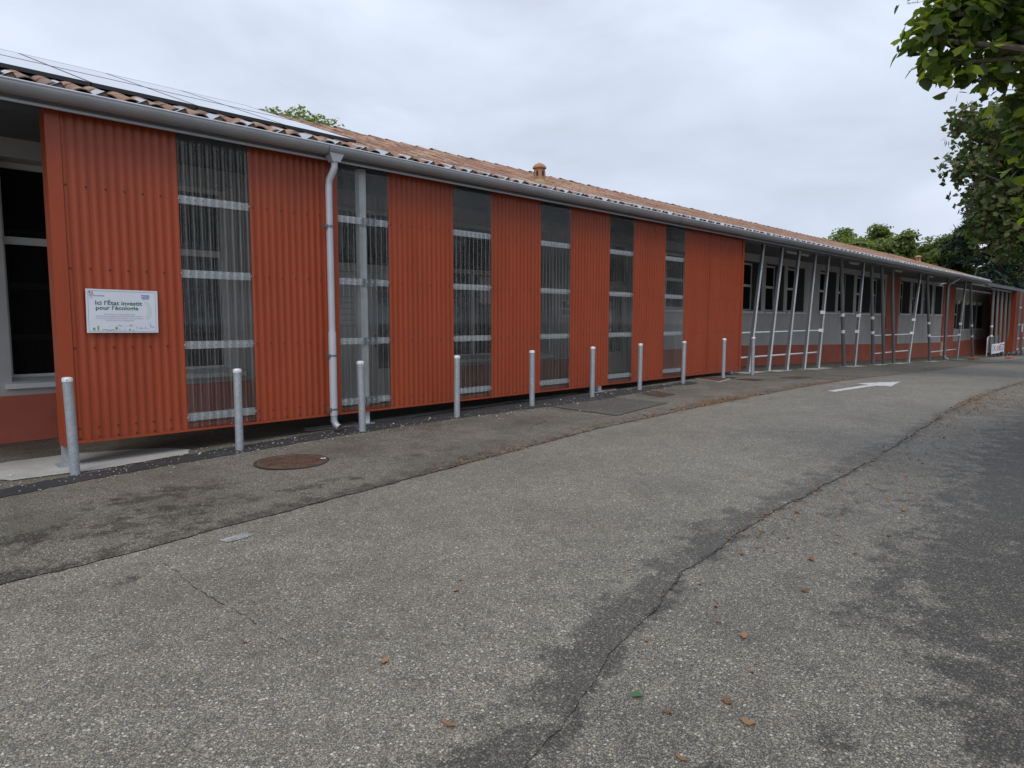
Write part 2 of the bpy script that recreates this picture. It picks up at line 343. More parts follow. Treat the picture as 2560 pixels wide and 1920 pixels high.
xs_near = np.concatenate([np.arange(-6, 14, .07), np.arange(14, 30, .25), np.arange(30, 61, 1.0)])
def st_yard(x, y):
    lim = np.interp(x, [2.3, 2.56, 3.04, 3.57, 4.6, 6, 9, 14], [-7.6, -7.35, -7.15, -6.75, -6.55, -6.4, -6.2, -6.1])
    st = 1/(1+np.exp(-(lim-y)/.32))*.95*np.clip((x-2.2)/.5, 0, 1)
    st = np.maximum(st, spot(x, y, 2.25, -6.95, .35, .10, .6)); st = np.maximum(st, spot(x, y, 2.0, -6.72, .25, .07, .6))
    st = np.maximum(st, spot(x, y, 2.9, -6.45, .5, .12, .38)); st = np.maximum(st, spot(x, y, 5.6, -6.0, .9, .2, .45)); st = np.maximum(st, spot(x, y, 2.75, -6.75, .25, .08, .45))
    return np.maximum(st, .6*gauss(np.abs(y-np.interp(x, *E2)), .08))
gxs = np.concatenate([np.linspace(-250, -10, 25), np.arange(-8, 14, .12), np.arange(14, 60, 1.), np.linspace(62, 420, 40)])
def big_ground():
    ys = np.concatenate([np.linspace(-300, -12, 20), np.arange(-11, -4.5, .1), np.linspace(-4, 300, 40)])
    X, Y = np.meshgrid(gxs, ys, indexing='ij'); Z = g(X)
    V = np.stack([X, Y, Z], -1).reshape(-1, 3); ny = len(ys)
    F = [(i*ny+j, (i+1)*ny+j, (i+1)*ny+j+1, i*ny+j+1) for i in range(len(gxs)-1) for j in range(ny-1)]
    me = bpy.data.meshes.new('ground'); me.from_pydata(V.tolist(), [], F); me.materials.append(YARD)
    me.attributes.new('stain', 'FLOAT', 'POINT').data.foreach_set('value', np.clip(st_yard(V[:, 0], V[:, 1]), 0, 1).astype(np.float32))
    o = bpy.data.objects.new('ground', me); C.objects.link(o); o['kind'] = 'structure'
big_ground()
def st_road(x, y):
    d2 = y-np.interp(x, *E2); d1 = np.interp(x, *E1)-y
    w = np.interp(x, [0, 1.5, 3, 5, 8, 12, 30], [.34, .36, .30, .4, .28, .2, .14]); k = np.interp(x, [0, 1, 2, 4.5, 7, 12, 30], [.3, .78, .74, .72, .62, .5, .4])
    st = np.maximum(k*gauss(d2, w), .28*gauss(d1, .1))
    st = np.maximum(st, spot(x, y, 4.9, -4.4, .22, .06, .42)); st = np.maximum(st, spot(x, y, 1.0, -3.55, .5, .08, .38)); return st
sheet('road', ROAD, xs_near, e2, e1, 56, .005, st_road)
def st_pave(x, y):
    d1 = y-np.interp(x, *E1); k = np.interp(x, [0, 2, 4, 6, 9, 14, 30], [.62, .6, .5, .42, .4, .45, .3])
    st = k*gauss(d1, .35); st = np.maximum(st, .5*gauss(np.abs(y+2.35), .45)*np.clip((3.0-x)/1.2, 0, 1))
    st = np.maximum(st, spot(x, y, 1.9, -1.7, .7, .35, .6)); st = np.maximum(st, spot(x, y, 2.9, -2.35, .6, .16, .55)); st = np.maximum(st, spot(x, y, 4.4, -2.0, .7, .14, .4))
    st = np.maximum(st, .12*np.clip((y-.15)/.3, 0, 1)); st = np.maximum(st, spot(x, y, 17, -1.6, 6, .9, .42))
    return st-spot(x, y, 3.2, -.9, .8, .35, .3)
sheet('pavement', PAVE, xs_near, e1, lambda x: np.full_like(x, 2.2), 64, .010, st_pave)
def poly_sheet(name, mat, pts, dz, kind='structure', jitter=.012, n=14, parent=None):
    """flat piece of surface with a slightly ragged outline, laid on the ground"""
    P = []
    for i, (x, y) in enumerate(pts):
        x2, y2 = pts[(i+1) % len(pts)]; L_ = math.hypot(x2-x, y2-y); m = max(1, int(L_/.07)); nx, ny = -(y2-y)/L_, (x2-x)/L_
        for q in range(m):
            t = q/m; j = random.uniform(-jitter, jitter) if q else 0; P.append((x+(x2-x)*t+nx*j, y+(y2-y)*t+ny*j))
    import bmesh
    bm = bmesh.new(); vs_ = [bm.verts.new((x, y, 0)) for x, y in P]; bm.faces.new(vs_); bmesh.ops.triangulate(bm, faces=bm.faces[:])
    x0, x1 = min(q[0] for q in P), max(q[0] for q in P)
    for xc in np.arange(math.floor(x0)+.5, x1, .5):
        bmesh.ops.bisect_plane(bm, geom=bm.verts[:]+bm.edges[:]+bm.faces[:], plane_co=(xc, 0, 0), plane_no=(1, 0, 0))
    for v in bm.verts: v.co.z = gf(v.co.x)+dz
    bmesh.ops.recalc_face_normals(bm, faces=bm.faces[:])
    for f_ in bm.faces:
        if f_.normal.z < 0: f_.normal_flip()
    me = bpy.data.meshes.new(name); bm.to_mesh(me); bm.free(); me.materials.append(mat)
    o = bpy.data.objects.new(name, me); C.objects.link(o)
    if kind: o['kind'] = kind
    return o
# fresh black asphalt strip round the bollards, the square repair, the old concrete under the screen
poly_sheet('asphalt_strip', FRESH, [(-1.5, -.95), (.4, -.93), (.91, -.88), (1.5, -.72), (2.03, -.63), (2.8, -.55), (3.54, -.5), (4.4, -.42), (5.3, -.40), (6.4, -.45), (7.3, -.52), (8.0, -.62), (9.3, -.72), (9.9, -.62), (10.9, -.55), (11.9, -.46), (12.15, -.34), (11.9, -.2), (10.1, -.08), (9.0, .02), (6.9, .08), (4.7, .02), (2.62, -.2), (1.75, -.35), (.96, -.55), (-1.5, -.6)], .015, jitter=.028)
poly_sheet('asphalt_patch', PATCH, [(8.0, -.66), (7.93, -1.97), (9.62, -1.78), (9.62, -.74)], .0195, jitter=.012)
for cx in (12.5, 14.25):
    poly_sheet('asphalt_collar', FRESH, [(cx+.42*math.cos(a), -.4+.2*math.sin(a)) for a in np.linspace(0, 2*math.pi, 14)[:-1]], .016, jitter=.03)
poly_sheet('concrete_pad', M_['concrete'], [(.85, .5), (.95, .0), (1.08, -.25), (1.73, -.30), (2.2, -.25), (2.66, -.16), (2.75, .05), (2.6, .35), (2.3, .55), (1.75, .76), (1.2, .75)], .019, jitter=.015)
poly_sheet('concrete_apron', M_['concrete'], [(4.2, .18), (4.6, .05), (5.4, .10), (6.9, .14), (9.6, .10), (9.7, .25), (6.9, .30), (5.2, .34), (4.3, .42)], .019, jitter=.02)
poly_sheet('concrete_apron', M_['concrete'], [(9.9, -.02), (10.6, -.04), (10.9, .2), (10.0, .3)], .019, jitter=.03)
for a, b in ((15.9, 17.3), (17.7, 19.0), (20.2, 22.2), (23.5, 25.4), (26.2, 27.6), (28.5, 30.4), (33.6, 35.5), (38.6, 40.2)):
    poly_sheet('concrete_footing', M_['concrete'], [(a, -.15), (b, -.02), (b+.1, .42), (a+.1, .36)], .019, jitter=.03)
poly_sheet('concrete_path', FARPV, [(36.4, -1.9), (42, -1.75), (60, -1.5), (60, .0), (44, -.2), (37.6, -.1)], .021, jitter=.03)
poly_sheet('old_slab', PATCH, [(4.9, .42), (9.6, .36), (9.6, 1.9), (4.9, 1.9)], .0165, jitter=.02)

# cracks in the road: narrow ragged dark gaps
def crack(pts, w, name='road_crack', dz=.0075, jt=.007):
    mb = MB(); P = []
    for (x, y), (x2, y2) in zip(pts[:-1], pts[1:]):
        m = max(2, int(math.hypot(x2-x, y2-y)/.05))
        for q in range(m): t = q/m; P.append((x+(x2-x)*t+random.gauss(0, jt), y+(y2-y)*t+random.gauss(0, jt)))
    P.append(pts[-1]); rows = []
    for i, (x, y) in enumerate(P):
        a = P[max(i-1, 0)]; b = P[min(i+1, len(P)-1)]; d = math.hypot(b[0]-a[0], b[1]-a[1]) or 1; nx, ny = -(b[1]-a[1])/d, (b[0]-a[0])/d
        ww = w*max(.05, random.gauss(.45, .5))*min(1, (len(P)-i)/8, (i+1)/8); rows.append([(x-nx*ww, y-ny*ww, gf(x)+dz), (x+nx*ww, y+ny*ww, gf(x)+dz)])
    mb.grid(rows); o = mb.build(name, M_['crack']); o['kind'] = 'structure'
M_['crack'] = plain('crack_dirt', (.035, .032, .027), .95, 0, .3, 20)
crack([(1.35, -3.3), (1.34, -3.7), (1.33, -3.99), (1.36, -4.3), (1.37, -4.43), (1.38, -4.8), (1.41, -5.05)], .006)
xx = np.arange(1.5, 12, .4); crack([(x, float(e2(x))+.005) for x in np.arange(2.6, 11, .06)], .005, 'seam_crack', jt=.006)
xx = np.arange(2.4, 10, .5); crack([(x, float(e1(x))) for x in np.arange(2.4, 10, .06)], .005, 'seam_crack', .0125, jt=.003)
crack([(6.2, -1.9), (6.5, -1.65), (6.9, -1.55), (7.1, -1.2)], .007, 'pavement_crack', .0125)
# white arrow and the worn rest of a line
def paint(col, worn):
    s = NT('road_paint'+str(worn)); n1 = s.noise(9, 6, .7); n2 = s.noise(120, 3)
    f = s.math('MULTIPLY_ADD', n2, .5, s.math('MULTIPLY', n1, .5)); s.set(Base_Color=s.ramp(f, [(worn-.06, (.15, .145, .135)), (worn+.06, (col, col, col*.97))]), Roughness=.8); return s.mat
a0 = poly_sheet('road_arrow', paint(.56, .45), [(13.1, -3.20), (13.12, -3.04), (15.0, -3.20), (15.12, -2.9), (16.62, -3.34), (14.95, -3.62), (14.92, -3.36)], .0095, jitter=.008)
poly_sheet('worn_line_paint', paint(.36, .52), [(1.74, -3.22), (1.93, -3.2), (1.96, -3.29), (1.77, -3.32)], .0095, jitter=.015)

# ------------------------------------------------------------------ the long building
EAVE_Y, EAVE_Z, SL, RIDGE_Y = -.2, 3.826, .349, 4.0
X0, X1 = -3.0, 43.9
def rz(y): return EAVE_Z+SL*(y-EAVE_Y)
B = thing('school_building', 'long low grey building with red plinth, clay tiled roof and steel gutter behind the cladding', 'building', (20, 2.1, .2))
WY, WT = 2.1, .42
XE = 58.0
# openings (x0,x1,z0,z1,kind)
OPEN = [(-2.4, .6, 1.0, 3.62, 'w'), (1.5, 4.22, 1.0, 3.62, 'w'), (5.72, 7.75, .28, 3.62, 'd2'), (8.15, 11.08, 1.0, 3.62, 'w'), (13.2, 14.35, .36, 3.62, 'd1'),
        (15.2, 17.2, 2.04, 3.6, 'h'), (17.75, 19.3, 2.04, 3.6, 'h'), (19.95, 21.42, 2.04, 3.6, 'h'), (21.7, 23.15, 2.04, 3.6, 'h'), (23.42, 24.9, 2.04, 3.6, 'h'),
        (26.34, 28.02, 2.06, 3.62, 'h'), (28.3, 30.05, 2.06, 3.62, 'h'), (30.4, 32.2, 2.06, 3.62, 'h'), (32.5, 34.1, 2.06, 3.62, 'h'),
        (36.55, 38.2, 2.08, 3.66, 'h'), (38.62, 40.3, 2.08, 3.66, 'h'), (40.71, 42.38, 2.08, 3.66, 'h'), (42.82, 44.5, 2.08, 3.66, 'h'),
        (47.7, 50.0, 1.2, 2.95, 'h'), (50.3, 51.9, 1.2, 2.95, 'h'), (52.1, 53.6, 1.2, 2.95, 'h'), (53.9, 55.7, 1.2, 2.95, 'h')]
def wall_with_holes(mb, x0, x1, z0, z1, y0, y1, holes):
    hs = sorted(holes); x = x0
    for h in hs:
        if h[0] > x: mb.box(x, h[0], y0, y1, z0, z1)
        if h[2] > z0: mb.box(h[0], h[1], y0, y1, z0, h[2])
        if h[3] < z1: mb.box(h[0], h[1], y0, y1, h[3], z1)
        x = h[1]
    if x < x1: mb.box(x, x1, y0, y1, z0, z1)
wb = MB(); wall_with_holes(wb, X0, XE, -.75, 3.93, WY, WY+WT, [o[:4] for o in OPEN]); wb.build('wall', M_['grey_wall'], B)
def redtop(x): return float(np.interp(x, [0, 12, 16, 20, 27, 34, 45, 58], [.84, .88, .96, .96, .82, .67, .5, .5]))
xs = [X0]+[float(q) for q in np.arange(-2, 58, 1.)]+[XE]
def cut_doors(a, b):
    segs = [(a, b)]
    for o in OPEN:
        if o[4][0] == 'd':
            ns = []
            for p_, q_ in segs:
                if q_ <= o[0] or p_ >= o[1]: ns.append((p_, q_))
                else:
                    if p_ < o[0]: ns.append((p_, o[0]))
                    if q_ > o[1]: ns.append((o[1], q_))
            segs = ns
    return segs
for a, b in cut_doors(X0, XE):
    pts = [a]+[q for q in xs if a < q < b]+[b]; pb = MB()
    for p_, q_ in zip(pts[:-1], pts[1:]):
        y0 = WY-.018
        pb.hexa([(p_, y0, -.7), (q_, y0, -.7), (q_, WY+.01, -.7), (p_, WY+.01, -.7)], [(p_, y0, redtop(p_)), (q_, y0, redtop(q_)), (q_, WY+.01, redtop(q_)), (p_, WY+.01, redtop(p_))])
    pb.build('plinth', M_['red_wall'], B)
for a, b in ((34.4, 36.3), (44.75, 47.5)): MB().box(a, b, WY-.03, WY+.02, -.6, 3.92).build('pilaster', M_['red_wall'], B)
# windows and doors
GY = WY+.34
def window(o):
    x0, x1, z0, z1, kind = o
    fr_ = MB(); t = .07
    w = MB(); w.box(x0, x1, GY, GY+.05, z0, z0+t).box(x0, x1, GY, GY+.05, z1-t, z1).box(x0, x0+t, GY, GY+.05, z0+t, z1-t).box(x1-t, x1, GY, GY+.05, z0+t, z1-t)
    bars = []
    if kind == 'w':
        w.box(x0+t, x1-t, GY-.004, GY+.05, 2.65, 2.74)
        nm = 3 if x1-x0 > 2.5 else 2
        for i in range(1, nm): xm = x0+(x1-x0)*i/nm; w.box(xm-.045, xm+.045, GY-.002, GY+.05, z0+t, 2.65)
        zs = [z0+t, 2.65, 2.74, z1-t]
    else:
        zm = z0+(z1-z0)*.53; w.box(x0+t, x1-t, GY-.003, GY+.05, zm-.04, zm+.04); zs = [z0+t, zm-.04, zm+.04, z1-t]
        w.box((x0+x1)/2-.035, (x0+x1)/2+.035, GY-.002, GY+.05, z0+t, z1-t)
    wo = w.build('window', M_['frame'], B)
    if kind == 'w':
        nm = 3 if x1-x0 > 2.5 else 2
        for i in range(nm): MB().box(x0+t+(x1-x0-2*t)*i/nm+.03, x0+t+(x1-x0-2*t)*(i+1)/nm-.03, GY+.018, GY+.03, zs[0]-.01, zs[1]+.01).build('pane', M_['glass'], wo)
        MB().box(x0+t-.01, x1-t+.01, GY+.018, GY+.03, zs[2]-.01, zs[3]+.01).build('pane', M_['glass'], wo)
    else:
        for za, zb in ((zs[0], zs[1]), (zs[2], zs[3])):
            for xa, xb in ((x0+t, (x0+x1)/2-.035), ((x0+x1)/2+.035, x1-t)): MB().box(xa-.01, xb+.01, GY+.018, GY+.03, za-.01, zb+.01).build('pane', M_['glass'], wo)
    sl = MB()
    sl.hexa([(x0-.07, WY-.07, z0-.07), (x1+.07, WY-.07, z0-.07), (x1+.07, WY-.002, z0-.07), (x0-.07, WY-.002, z0-.07)], [(x0-.07, WY-.07, z0-.012), (x1+.07, WY-.07, z0-.012), (x1+.07, WY-.002, z0+.002), (x0-.07, WY-.002, z0+.002)])
    sl.hexa([(x0+.003, WY-.004, z0-.05), (x1-.003, WY-.004, z0-.05), (x1-.003, GY+.02, z0-.04), (x0+.003, GY+.02, z0-.04)], [(x0+.003, WY-.004, z0+.003), (x1-.003, WY-.004, z0+.003), (x1-.003, GY+.02, z0+.04), (x0+.003, GY+.02, z0+.04)])
    sl.build('sill', M_['white'], wo)
    if kind == 'h': MB().box(x1-.014, x1-.003, WY+.012, GY-.002, z0+.045, z1-.005).box(x0+.003, x1-.016, WY+.012, GY-.002, z1-.014, z1-.004).build('reveal_shade', M_['shade_grey'], wo)  # dark plates over side and head, the reveal's shade put into colour
    return wo
for o in OPEN:
    if o[4] in 'wh':
        wo = window(o)
        if abs(o[0]-8.15) < .01: MB().box(9.30, 10.0, GY-.012, GY-.006, 2.08, 2.62).build('blind', M_['blind'], wo)
def door(o):
    x0, x1, z0, z1, kind = o; t = .06; zt = 2.56
    d = MB().box(x0, x0+t, GY-.05, GY+.05, z0, z1).box(x1-t, x1, GY-.05, GY+.05, z0, z1).box(x0+t, x1-t, GY-.05, GY+.05, z1-t, z1).box(x0+t, x1-t, GY-.052, GY+.05, zt, zt+.14)
    do = d.build('door', M_['frame'], B)
    MB().box(x0+t-.01, x1-t+.01, GY, GY+.02, zt+.13, z1-t+.01).build('pane', M_['glass'], do)
    leaves = [(x0+t, x1-t, True)] if kind == 'd1' else [(x0+t, (x0+x1)/2-.005, False), ((x0+x1)/2+.005, x1-t, True)]
    for a, b, glazed in leaves:
        if glazed:
            MB().box(a, b, GY-.03, GY+.01, z0+.02, z0+.6).box(a, a+.1, GY-.03, GY+.01, z0+.6, zt-.005).box(b-.1, b, GY-.03, GY+.01, z0+.6, zt-.005).box(a+.1, b-.1, GY-.03, GY+.01, zt-.1, zt-.005).build('door_leaf', M_['frame'], do)
            MB().box(a+.09, b-.09, GY-.012, GY, z0+.59, zt-.09).build('pane', M_['glass'], do)
        else:
            MB().box(a, b, GY-.03, GY+.01, z0+.02, zt-.005).build('door_leaf', M_['white'], do)
    xh = leaves[-1][0]+(.05 if kind == 'd2' else .06)
    MB().tube([(xh, GY-.03, z0+1.12), (xh, GY-.075, z0+1.12), (xh+.11, GY-.075, z0+1.12)], .011, 8).box(xh-.02, xh+.02, GY-.036, GY-.03, z0+.98, z0+1.2).build('handle', M_['galv_dark'], do, True)
for o in OPEN:
    if o[4][0] == 'd': door(o)
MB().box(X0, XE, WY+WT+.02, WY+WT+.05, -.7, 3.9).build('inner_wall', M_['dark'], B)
# porch ceiling, beam and fascia
for i in range(9):
    y0 = .32+i*.197; MB().box(X0, X1, y0, y0+.19, 3.835, 3.85).build('ceiling_board', M_['ceiling'], B)
MB().box(X0, X1, .06, .3, 3.715, 3.853).build('eave_beam', M_['galv_dark'], B)
MB().box(X0, X1, -.105, -.085, 3.70, 3.9).build('fascia', M_['zinc'], B)
MB().box(X0, X1, -.135, -.108, 3.688, 3.712).build('fascia_drip', M_['zinc_light'], B)
MB().box(X0, X1, -.08, .06, 3.80, 3.812).build('soffit', M_['ceiling'], B)
# gutter: half-round trough with a rolled bead
def gutter(x0, x1, yc, zc, r, name, parent):
    prof = [(yc+r*math.cos(a), zc+r*math.sin(a)) for a in np.linspace(math.pi, 2*math.pi, 13)]
    prof = [(yc-r+.004, zc+.012)]+prof+[(yc+r, zc+.05)]
    inn = [(y+(yc-y)*.05, z+(.004 if i in (0, len(prof)-1) else .005)) for i, (y, z) in enumerate(prof)][::-1]
    ring = prof+inn; n = len(ring); xs_ = [x0]+[float(q) for q in np.arange(math.ceil(x0), x1, 2.)]+[x1]
    vs = [(x, y, z) for x in xs_ for y, z in ring]; fs = [(i*n+j, (i+1)*n+j, (i+1)*n+(j+1) % n, i*n+(j+1) % n) for i in range(len(xs_)-1) for j in range(n)]
    fs += [tuple(range(n)), tuple((len(xs_)-1)*n+j for j in range(n-1, -1, -1))]
    go = MB().add(vs, fs).build(name, M_['zinc'], parent, True)
    MB().tube([(x0, yc-r+.002, zc+.012), (x1, yc-r+.002, zc+.012)], .011, 8).build('bead', M_['zinc_light'], go, True)
    return go
GU = gutter(X0, X1, -.215, 3.822, .092, 'gutter', B)
for xj in (4.36, 12.4, 20.4, 28.4, 36.5):
    prof = [(-.215+.0955*math.cos(a), 3.822+.0955*math.sin(a)) for a in np.linspace(math.pi, 2*math.pi, 13)]
    MB().grid([[(xj, y, z) for y, z in prof], [(xj+.012, y, z) for y, z in prof]]).build('joint_sleeve', M_['galv_dark'], GU, True)
for xb in np.arange(.6, X1, .72):
    pass
# downpipes
def downpipe(x, foot, yp, ztop, name='downpipe', m='zinc_light', hopper=True):
    p_ = MB(); r = .042
    p_.tube([(x+.03, -.21, ztop-.13), (x+.03, -.205, ztop-.2), (x+.02, -.18, ztop-.26), (x, -.13, ztop-.34), (x, yp, ztop-.42), (x, yp, foot+.28)], r, 14)
    p_.tube([(x, yp, foot+1.3), (x, yp, foot+.24)], r+.006, 14)
    do = p_.build(name, M_[m], B, True)
    if hopper:
        h = MB(); a = [(x-.085, -.285), (x+.145, -.285), (x+.145, -.135), (x-.085, -.135)]; b = [(x-.02, -.26), (x+.08, -.26), (x+.08, -.155), (x-.02, -.155)]
        h.hexa([(q[0], q[1], ztop-.14) for q in b], [(q[0], q[1], ztop-.005) for q in a]); h.build('hopper', M_[m], do)
    sh = MB(); sh.tube([(x, yp, foot+.26), (x, yp, foot+.17), (x+.012, yp-.03, foot+.115), (x+.03, yp-.075, foot+.09)], r, 14, cap=False); sh.tube([(x, yp, foot+.25), (x, yp, foot+.17), (x+.012, yp-.03, foot+.115), (x+.03, yp-.074, foot+.09)], r-.005, 14, cap=False, m=1)
    sh.build('shoe', [M_['flash'], M_['terracotta']], do, True)
    for zc in (2.9, 1.3, .62):
        MB().box(x-.07, x-.045, yp-.03, yp+.06, zc-.02, zc+.02).tube([(x, yp, zc-.012), (x, yp, zc+.012)], r+.009, 14).build('pipe_clip', M_['galv_dark'], do)
downpipe(4.455, .30, -.115, 3.80)
# second downpipe far along the porch
x2 = 36.5
p_ = MB(); p_.tube([(x2+.3, -.21, 3.76), (x2+.28, -.2, 3.62), (x2-.45, -.05, 3.42), (x2-.5, 0, 3.3), (x2-.45, 0, .15)], .05, 12)
d2 = p_.build('downpipe', M_['galv_dark'], B, True); MB().tube([(x2-.45, 0, .16), (x2-.44, -.03, .03), (x2-.3, -.12, -.03)], .05, 12, cap=False).build('shoe', M_['flash'], d2, True)

# ------------------------------------------------------------------ roof with clay tiles
rf = MB()
rf.hexa([(X0, EAVE_Y+.04, rz(EAVE_Y+.04)-.05), (X1, EAVE_Y+.04, rz(EAVE_Y+.04)-.05), (X1, RIDGE_Y, rz(RIDGE_Y)-.05), (X0, RIDGE_Y, rz(RIDGE_Y)-.05)],
        [(X0, EAVE_Y+.04, rz(EAVE_Y+.04)-.012), (X1, EAVE_Y+.04, rz(EAVE_Y+.04)-.012), (X1, RIDGE_Y, rz(RIDGE_Y)-.012), (X0, RIDGE_Y, rz(RIDGE_Y)-.012)])
rf.hexa([(X0, RIDGE_Y, rz(RIDGE_Y)-.05), (X1, RIDGE_Y, rz(RIDGE_Y)-.05), (X1, 8.4, rz(RIDGE_Y)-1.6), (X0, 8.4, rz(RIDGE_Y)-1.6)],
        [(X0, RIDGE_Y, rz(RIDGE_Y)-.013), (X1, RIDGE_Y, rz(RIDGE_Y)-.013), (X1, 8.4, rz(RIDGE_Y)-1.56), (X0, 8.4, rz(RIDGE_Y)-1.56)])
for xg in (X0-.01, X1-.11): rf.add([(xg+.05, WY+.1, 3.9), (xg+.05, RIDGE_Y, rz(RIDGE_Y)-.06), (xg+.05, 8.3, 3.9)], [(0, 1, 2)])
RF = rf.build('roof', M_['soil'], B)
ang = math.atan(SL); TL = .43; EXP = .36; PITCH = .215; seg = 7
def barrel(r0, r1, ln, th=.013, n=seg):
    """cover tile: wide end at origin (downslope), axis along +y"""
    v = []; a = np.linspace(0, math.pi, n+1)
    for r, y in ((r0, 0), (r1, ln)):
        v += [(-r*math.cos(q), y, r*.76*math.sin(q)) for q in a]
    for r, y in ((r0-th, 0), (r1-th, ln)):
        v += [(-r*math.cos(q), y, r*.76*math.sin(q)) for q in a]
    m = n+1; f = []
    for i in range(n):
        f += [(i, i+m, i+1+m, i+1), (2*m+i, 2*m+i+1, 3*m+i+1, 3*m+i), (i, i+1, 2*m+i+1, 2*m+i)]
    return v, f
tv, tf = barrel(.095, .075, TL)
tme = MB().add(tv, tf).mesh('roof_tile', M_['tile'], True)
ncol = int((X1-X0)/PITCH); nrow = 12
nx_dir = Vector((0, math.cos(ang), math.sin(ang))); nn = Vector((0, -math.sin(ang), math.cos(ang)))
slots = []
for i in range(ncol):
    for j in range(nrow):
        x = X0+.1+i*PITCH; sdist = j*EXP
        pnt = Vector((x, EAVE_Y-.01, rz(EAVE_Y-.01)))+nx_dir*sdist+nn*(.012+.0*j)
        slots.append((pnt, i, j))
ARR_X1, ARR_Y0, ARR_Y1 = 5.14, .32, 3.8
def score(pt):
    if pt.x < ARR_X1-.1 and pt.y > ARR_Y0+.15: return 1e6
    if pt.x < 1.0: return 1e5+pt.x
    return (pt-CAM).length
order = sorted(range(len(slots)), key=lambda k: score(slots[k][0]))
near = set(order[:300])
V = []; F = []; cnt = 0; tvn = np.array(tv)
mrot = Matrix.Rotation(ang+R(1.6), 3, 'X')
for k, (pt, i, j) in enumerate(slots):
    jz = random.gauss(0, .018); jx = random.gauss(0, .004); js = random.gauss(0, .012)
    rotm = mrot @ Matrix.Rotation(jz, 3, 'Z')
    q = pt+Vector((jx, 0, 0))+nx_dir*js
    if k in near:
        inst('roof_tile', tme, q, RF, rotm.to_euler())
    else:
        A_ = np.array(rotm); V.append(tvn@A_.T+np.array(q)); F += [tuple(a+cnt for a in f) for f in tf]; cnt += len(tv)
def np_mesh(name, V, F, mat, parent, smooth=True):
    off = np.array(origin(parent)) if parent is not None else np.zeros(3)
    me = bpy.data.meshes.new(name); me.from_pydata((np.concatenate(V)-off).tolist(), [], F); me.materials.append(mat)
    if smooth:
        me.polygons.foreach_set('use_smooth', [True]*len(me.polygons))
        me.set_sharp_from_angle(angle=R(40))
    me.update(); o = bpy.data.objects.new(name, me); C.objects.link(o)
    if parent is not None: o.parent = parent
    return o
tag(np_mesh('distant_roof_tiles', V, F, M_['tile'], RF), kind='stuff')
# channel tiles between the covers
cv = []; cf = []; a = np.linspace(math.pi*1.12, math.pi*1.88, 5)
for y in (0, TL): cv += [(.088*math.cos(q), y, .088*math.sin(q)+.082) for q in a]
cf = [(i, i+1, i+6, i+5) for i in range(4)]; cvn = np.array(cv); V = []; F = []; cnt = 0; A_ = np.array(Matrix.Rotation(ang+R(1.6), 3, 'X'))
for pt, i, j in slots:
    V.append(cvn@A_.T+np.array(pt)+np.array([PITCH/2, .01, -.004])); F += [tuple(a_+cnt for a_ in f) for f in cf]; cnt += len(cv)
tag(np_mesh('channel_tiles', V, F, M_['tile'], RF), kind='stuff')
# ridge tiles, mortared in a row
rv, rfc = barrel(.12, .1, .45); rv = [(y, x, z) for x, y, z in rv]; rme = MB().add(rv, [f[::-1] for f in rfc]).mesh('ridge_tile', M_['tile'], True)
x = X0
while x < X1-.3:
    inst('ridge_tile', rme, (x, RIDGE_Y+random.gauss(0, .008), rz(RIDGE_Y)+random.gauss(.005, .006)), RF, (0, R(random.gauss(1.5, .6)), R(random.gauss(0, 1)))); x += .385
# folded metal ribs poking out under the first tiles
fm = MB(); fm.add([(-.08, -.085, -.04), (0.02, -.085, .022), (.032, -.085, .022), (.07, -.085, -.04), (-.10, .2, .03), (.02, .2, .11), (.045, .2, .11), (.085, .2, .03)], [(0, 1, 5, 4), (1, 2, 6, 5), (2, 3, 7, 6), (4, 5, 6, 7)])
fm.add([(-.07, -.075, -.04), (0.02, -.075, .018), (.032, -.075, .018), (.065, -.075, -.04)], [(0, 1, 2, 3)], 1)
fme = fm.mesh('flashing_rib', [M_['flash'], M_['soil']])
x = .9
while x < X1-.2:
    inst('flashing_rib', fme, (x, -.185, 3.882), RF); x += .361

# roof vents
def vent(x, y, r, label):
    z = rz(y)+.03; t = thing('roof_vent', label, 'chimney', (x, y, z), 'terracotta roof vents')
    MB().lathe([(r*1.12, -.1), (r*1.1, .07), (r*1.02, .085)], 20, (x, y, z)).build('base', M_['mortar'], t, True)
    b = MB(); b.lathe([(r*.98, .08), (r*.93, .15), (r*.9, .27), (r*.92, .285)], 20, (x, y, z)); bo = b.build('body', M_['terracotta'], t, True)
    for k in range(6):
        a_ = k*math.pi/3+.35; o = MB(); ring = []
        for q in range(10):
            th_ = q*2*math.pi/10; du = math.cos(th_)*.2; dz = math.sin(th_)*.055
            ring.append((x+r*.965*math.cos(a_+du), y+r*.965*math.sin(a_+du), z+.19+dz))
        o.add(ring, [tuple(range(10))]); o.build('opening', M_['dark'], bo)
    MB().lathe([(r*1.0, .28), (r*1.14, .285), (r*1.12, .31), (r*.75, .355), (r*.15, .385)], 20, (x, y, z)).build('cap', M_['terracotta'], t, True)
vent(9.05, .58, .108, 'terracotta roof vent with oval openings near the middle of the roof')
vent(37.6, 1.7, .14, 'small orange roof vent far along the tiled roof')

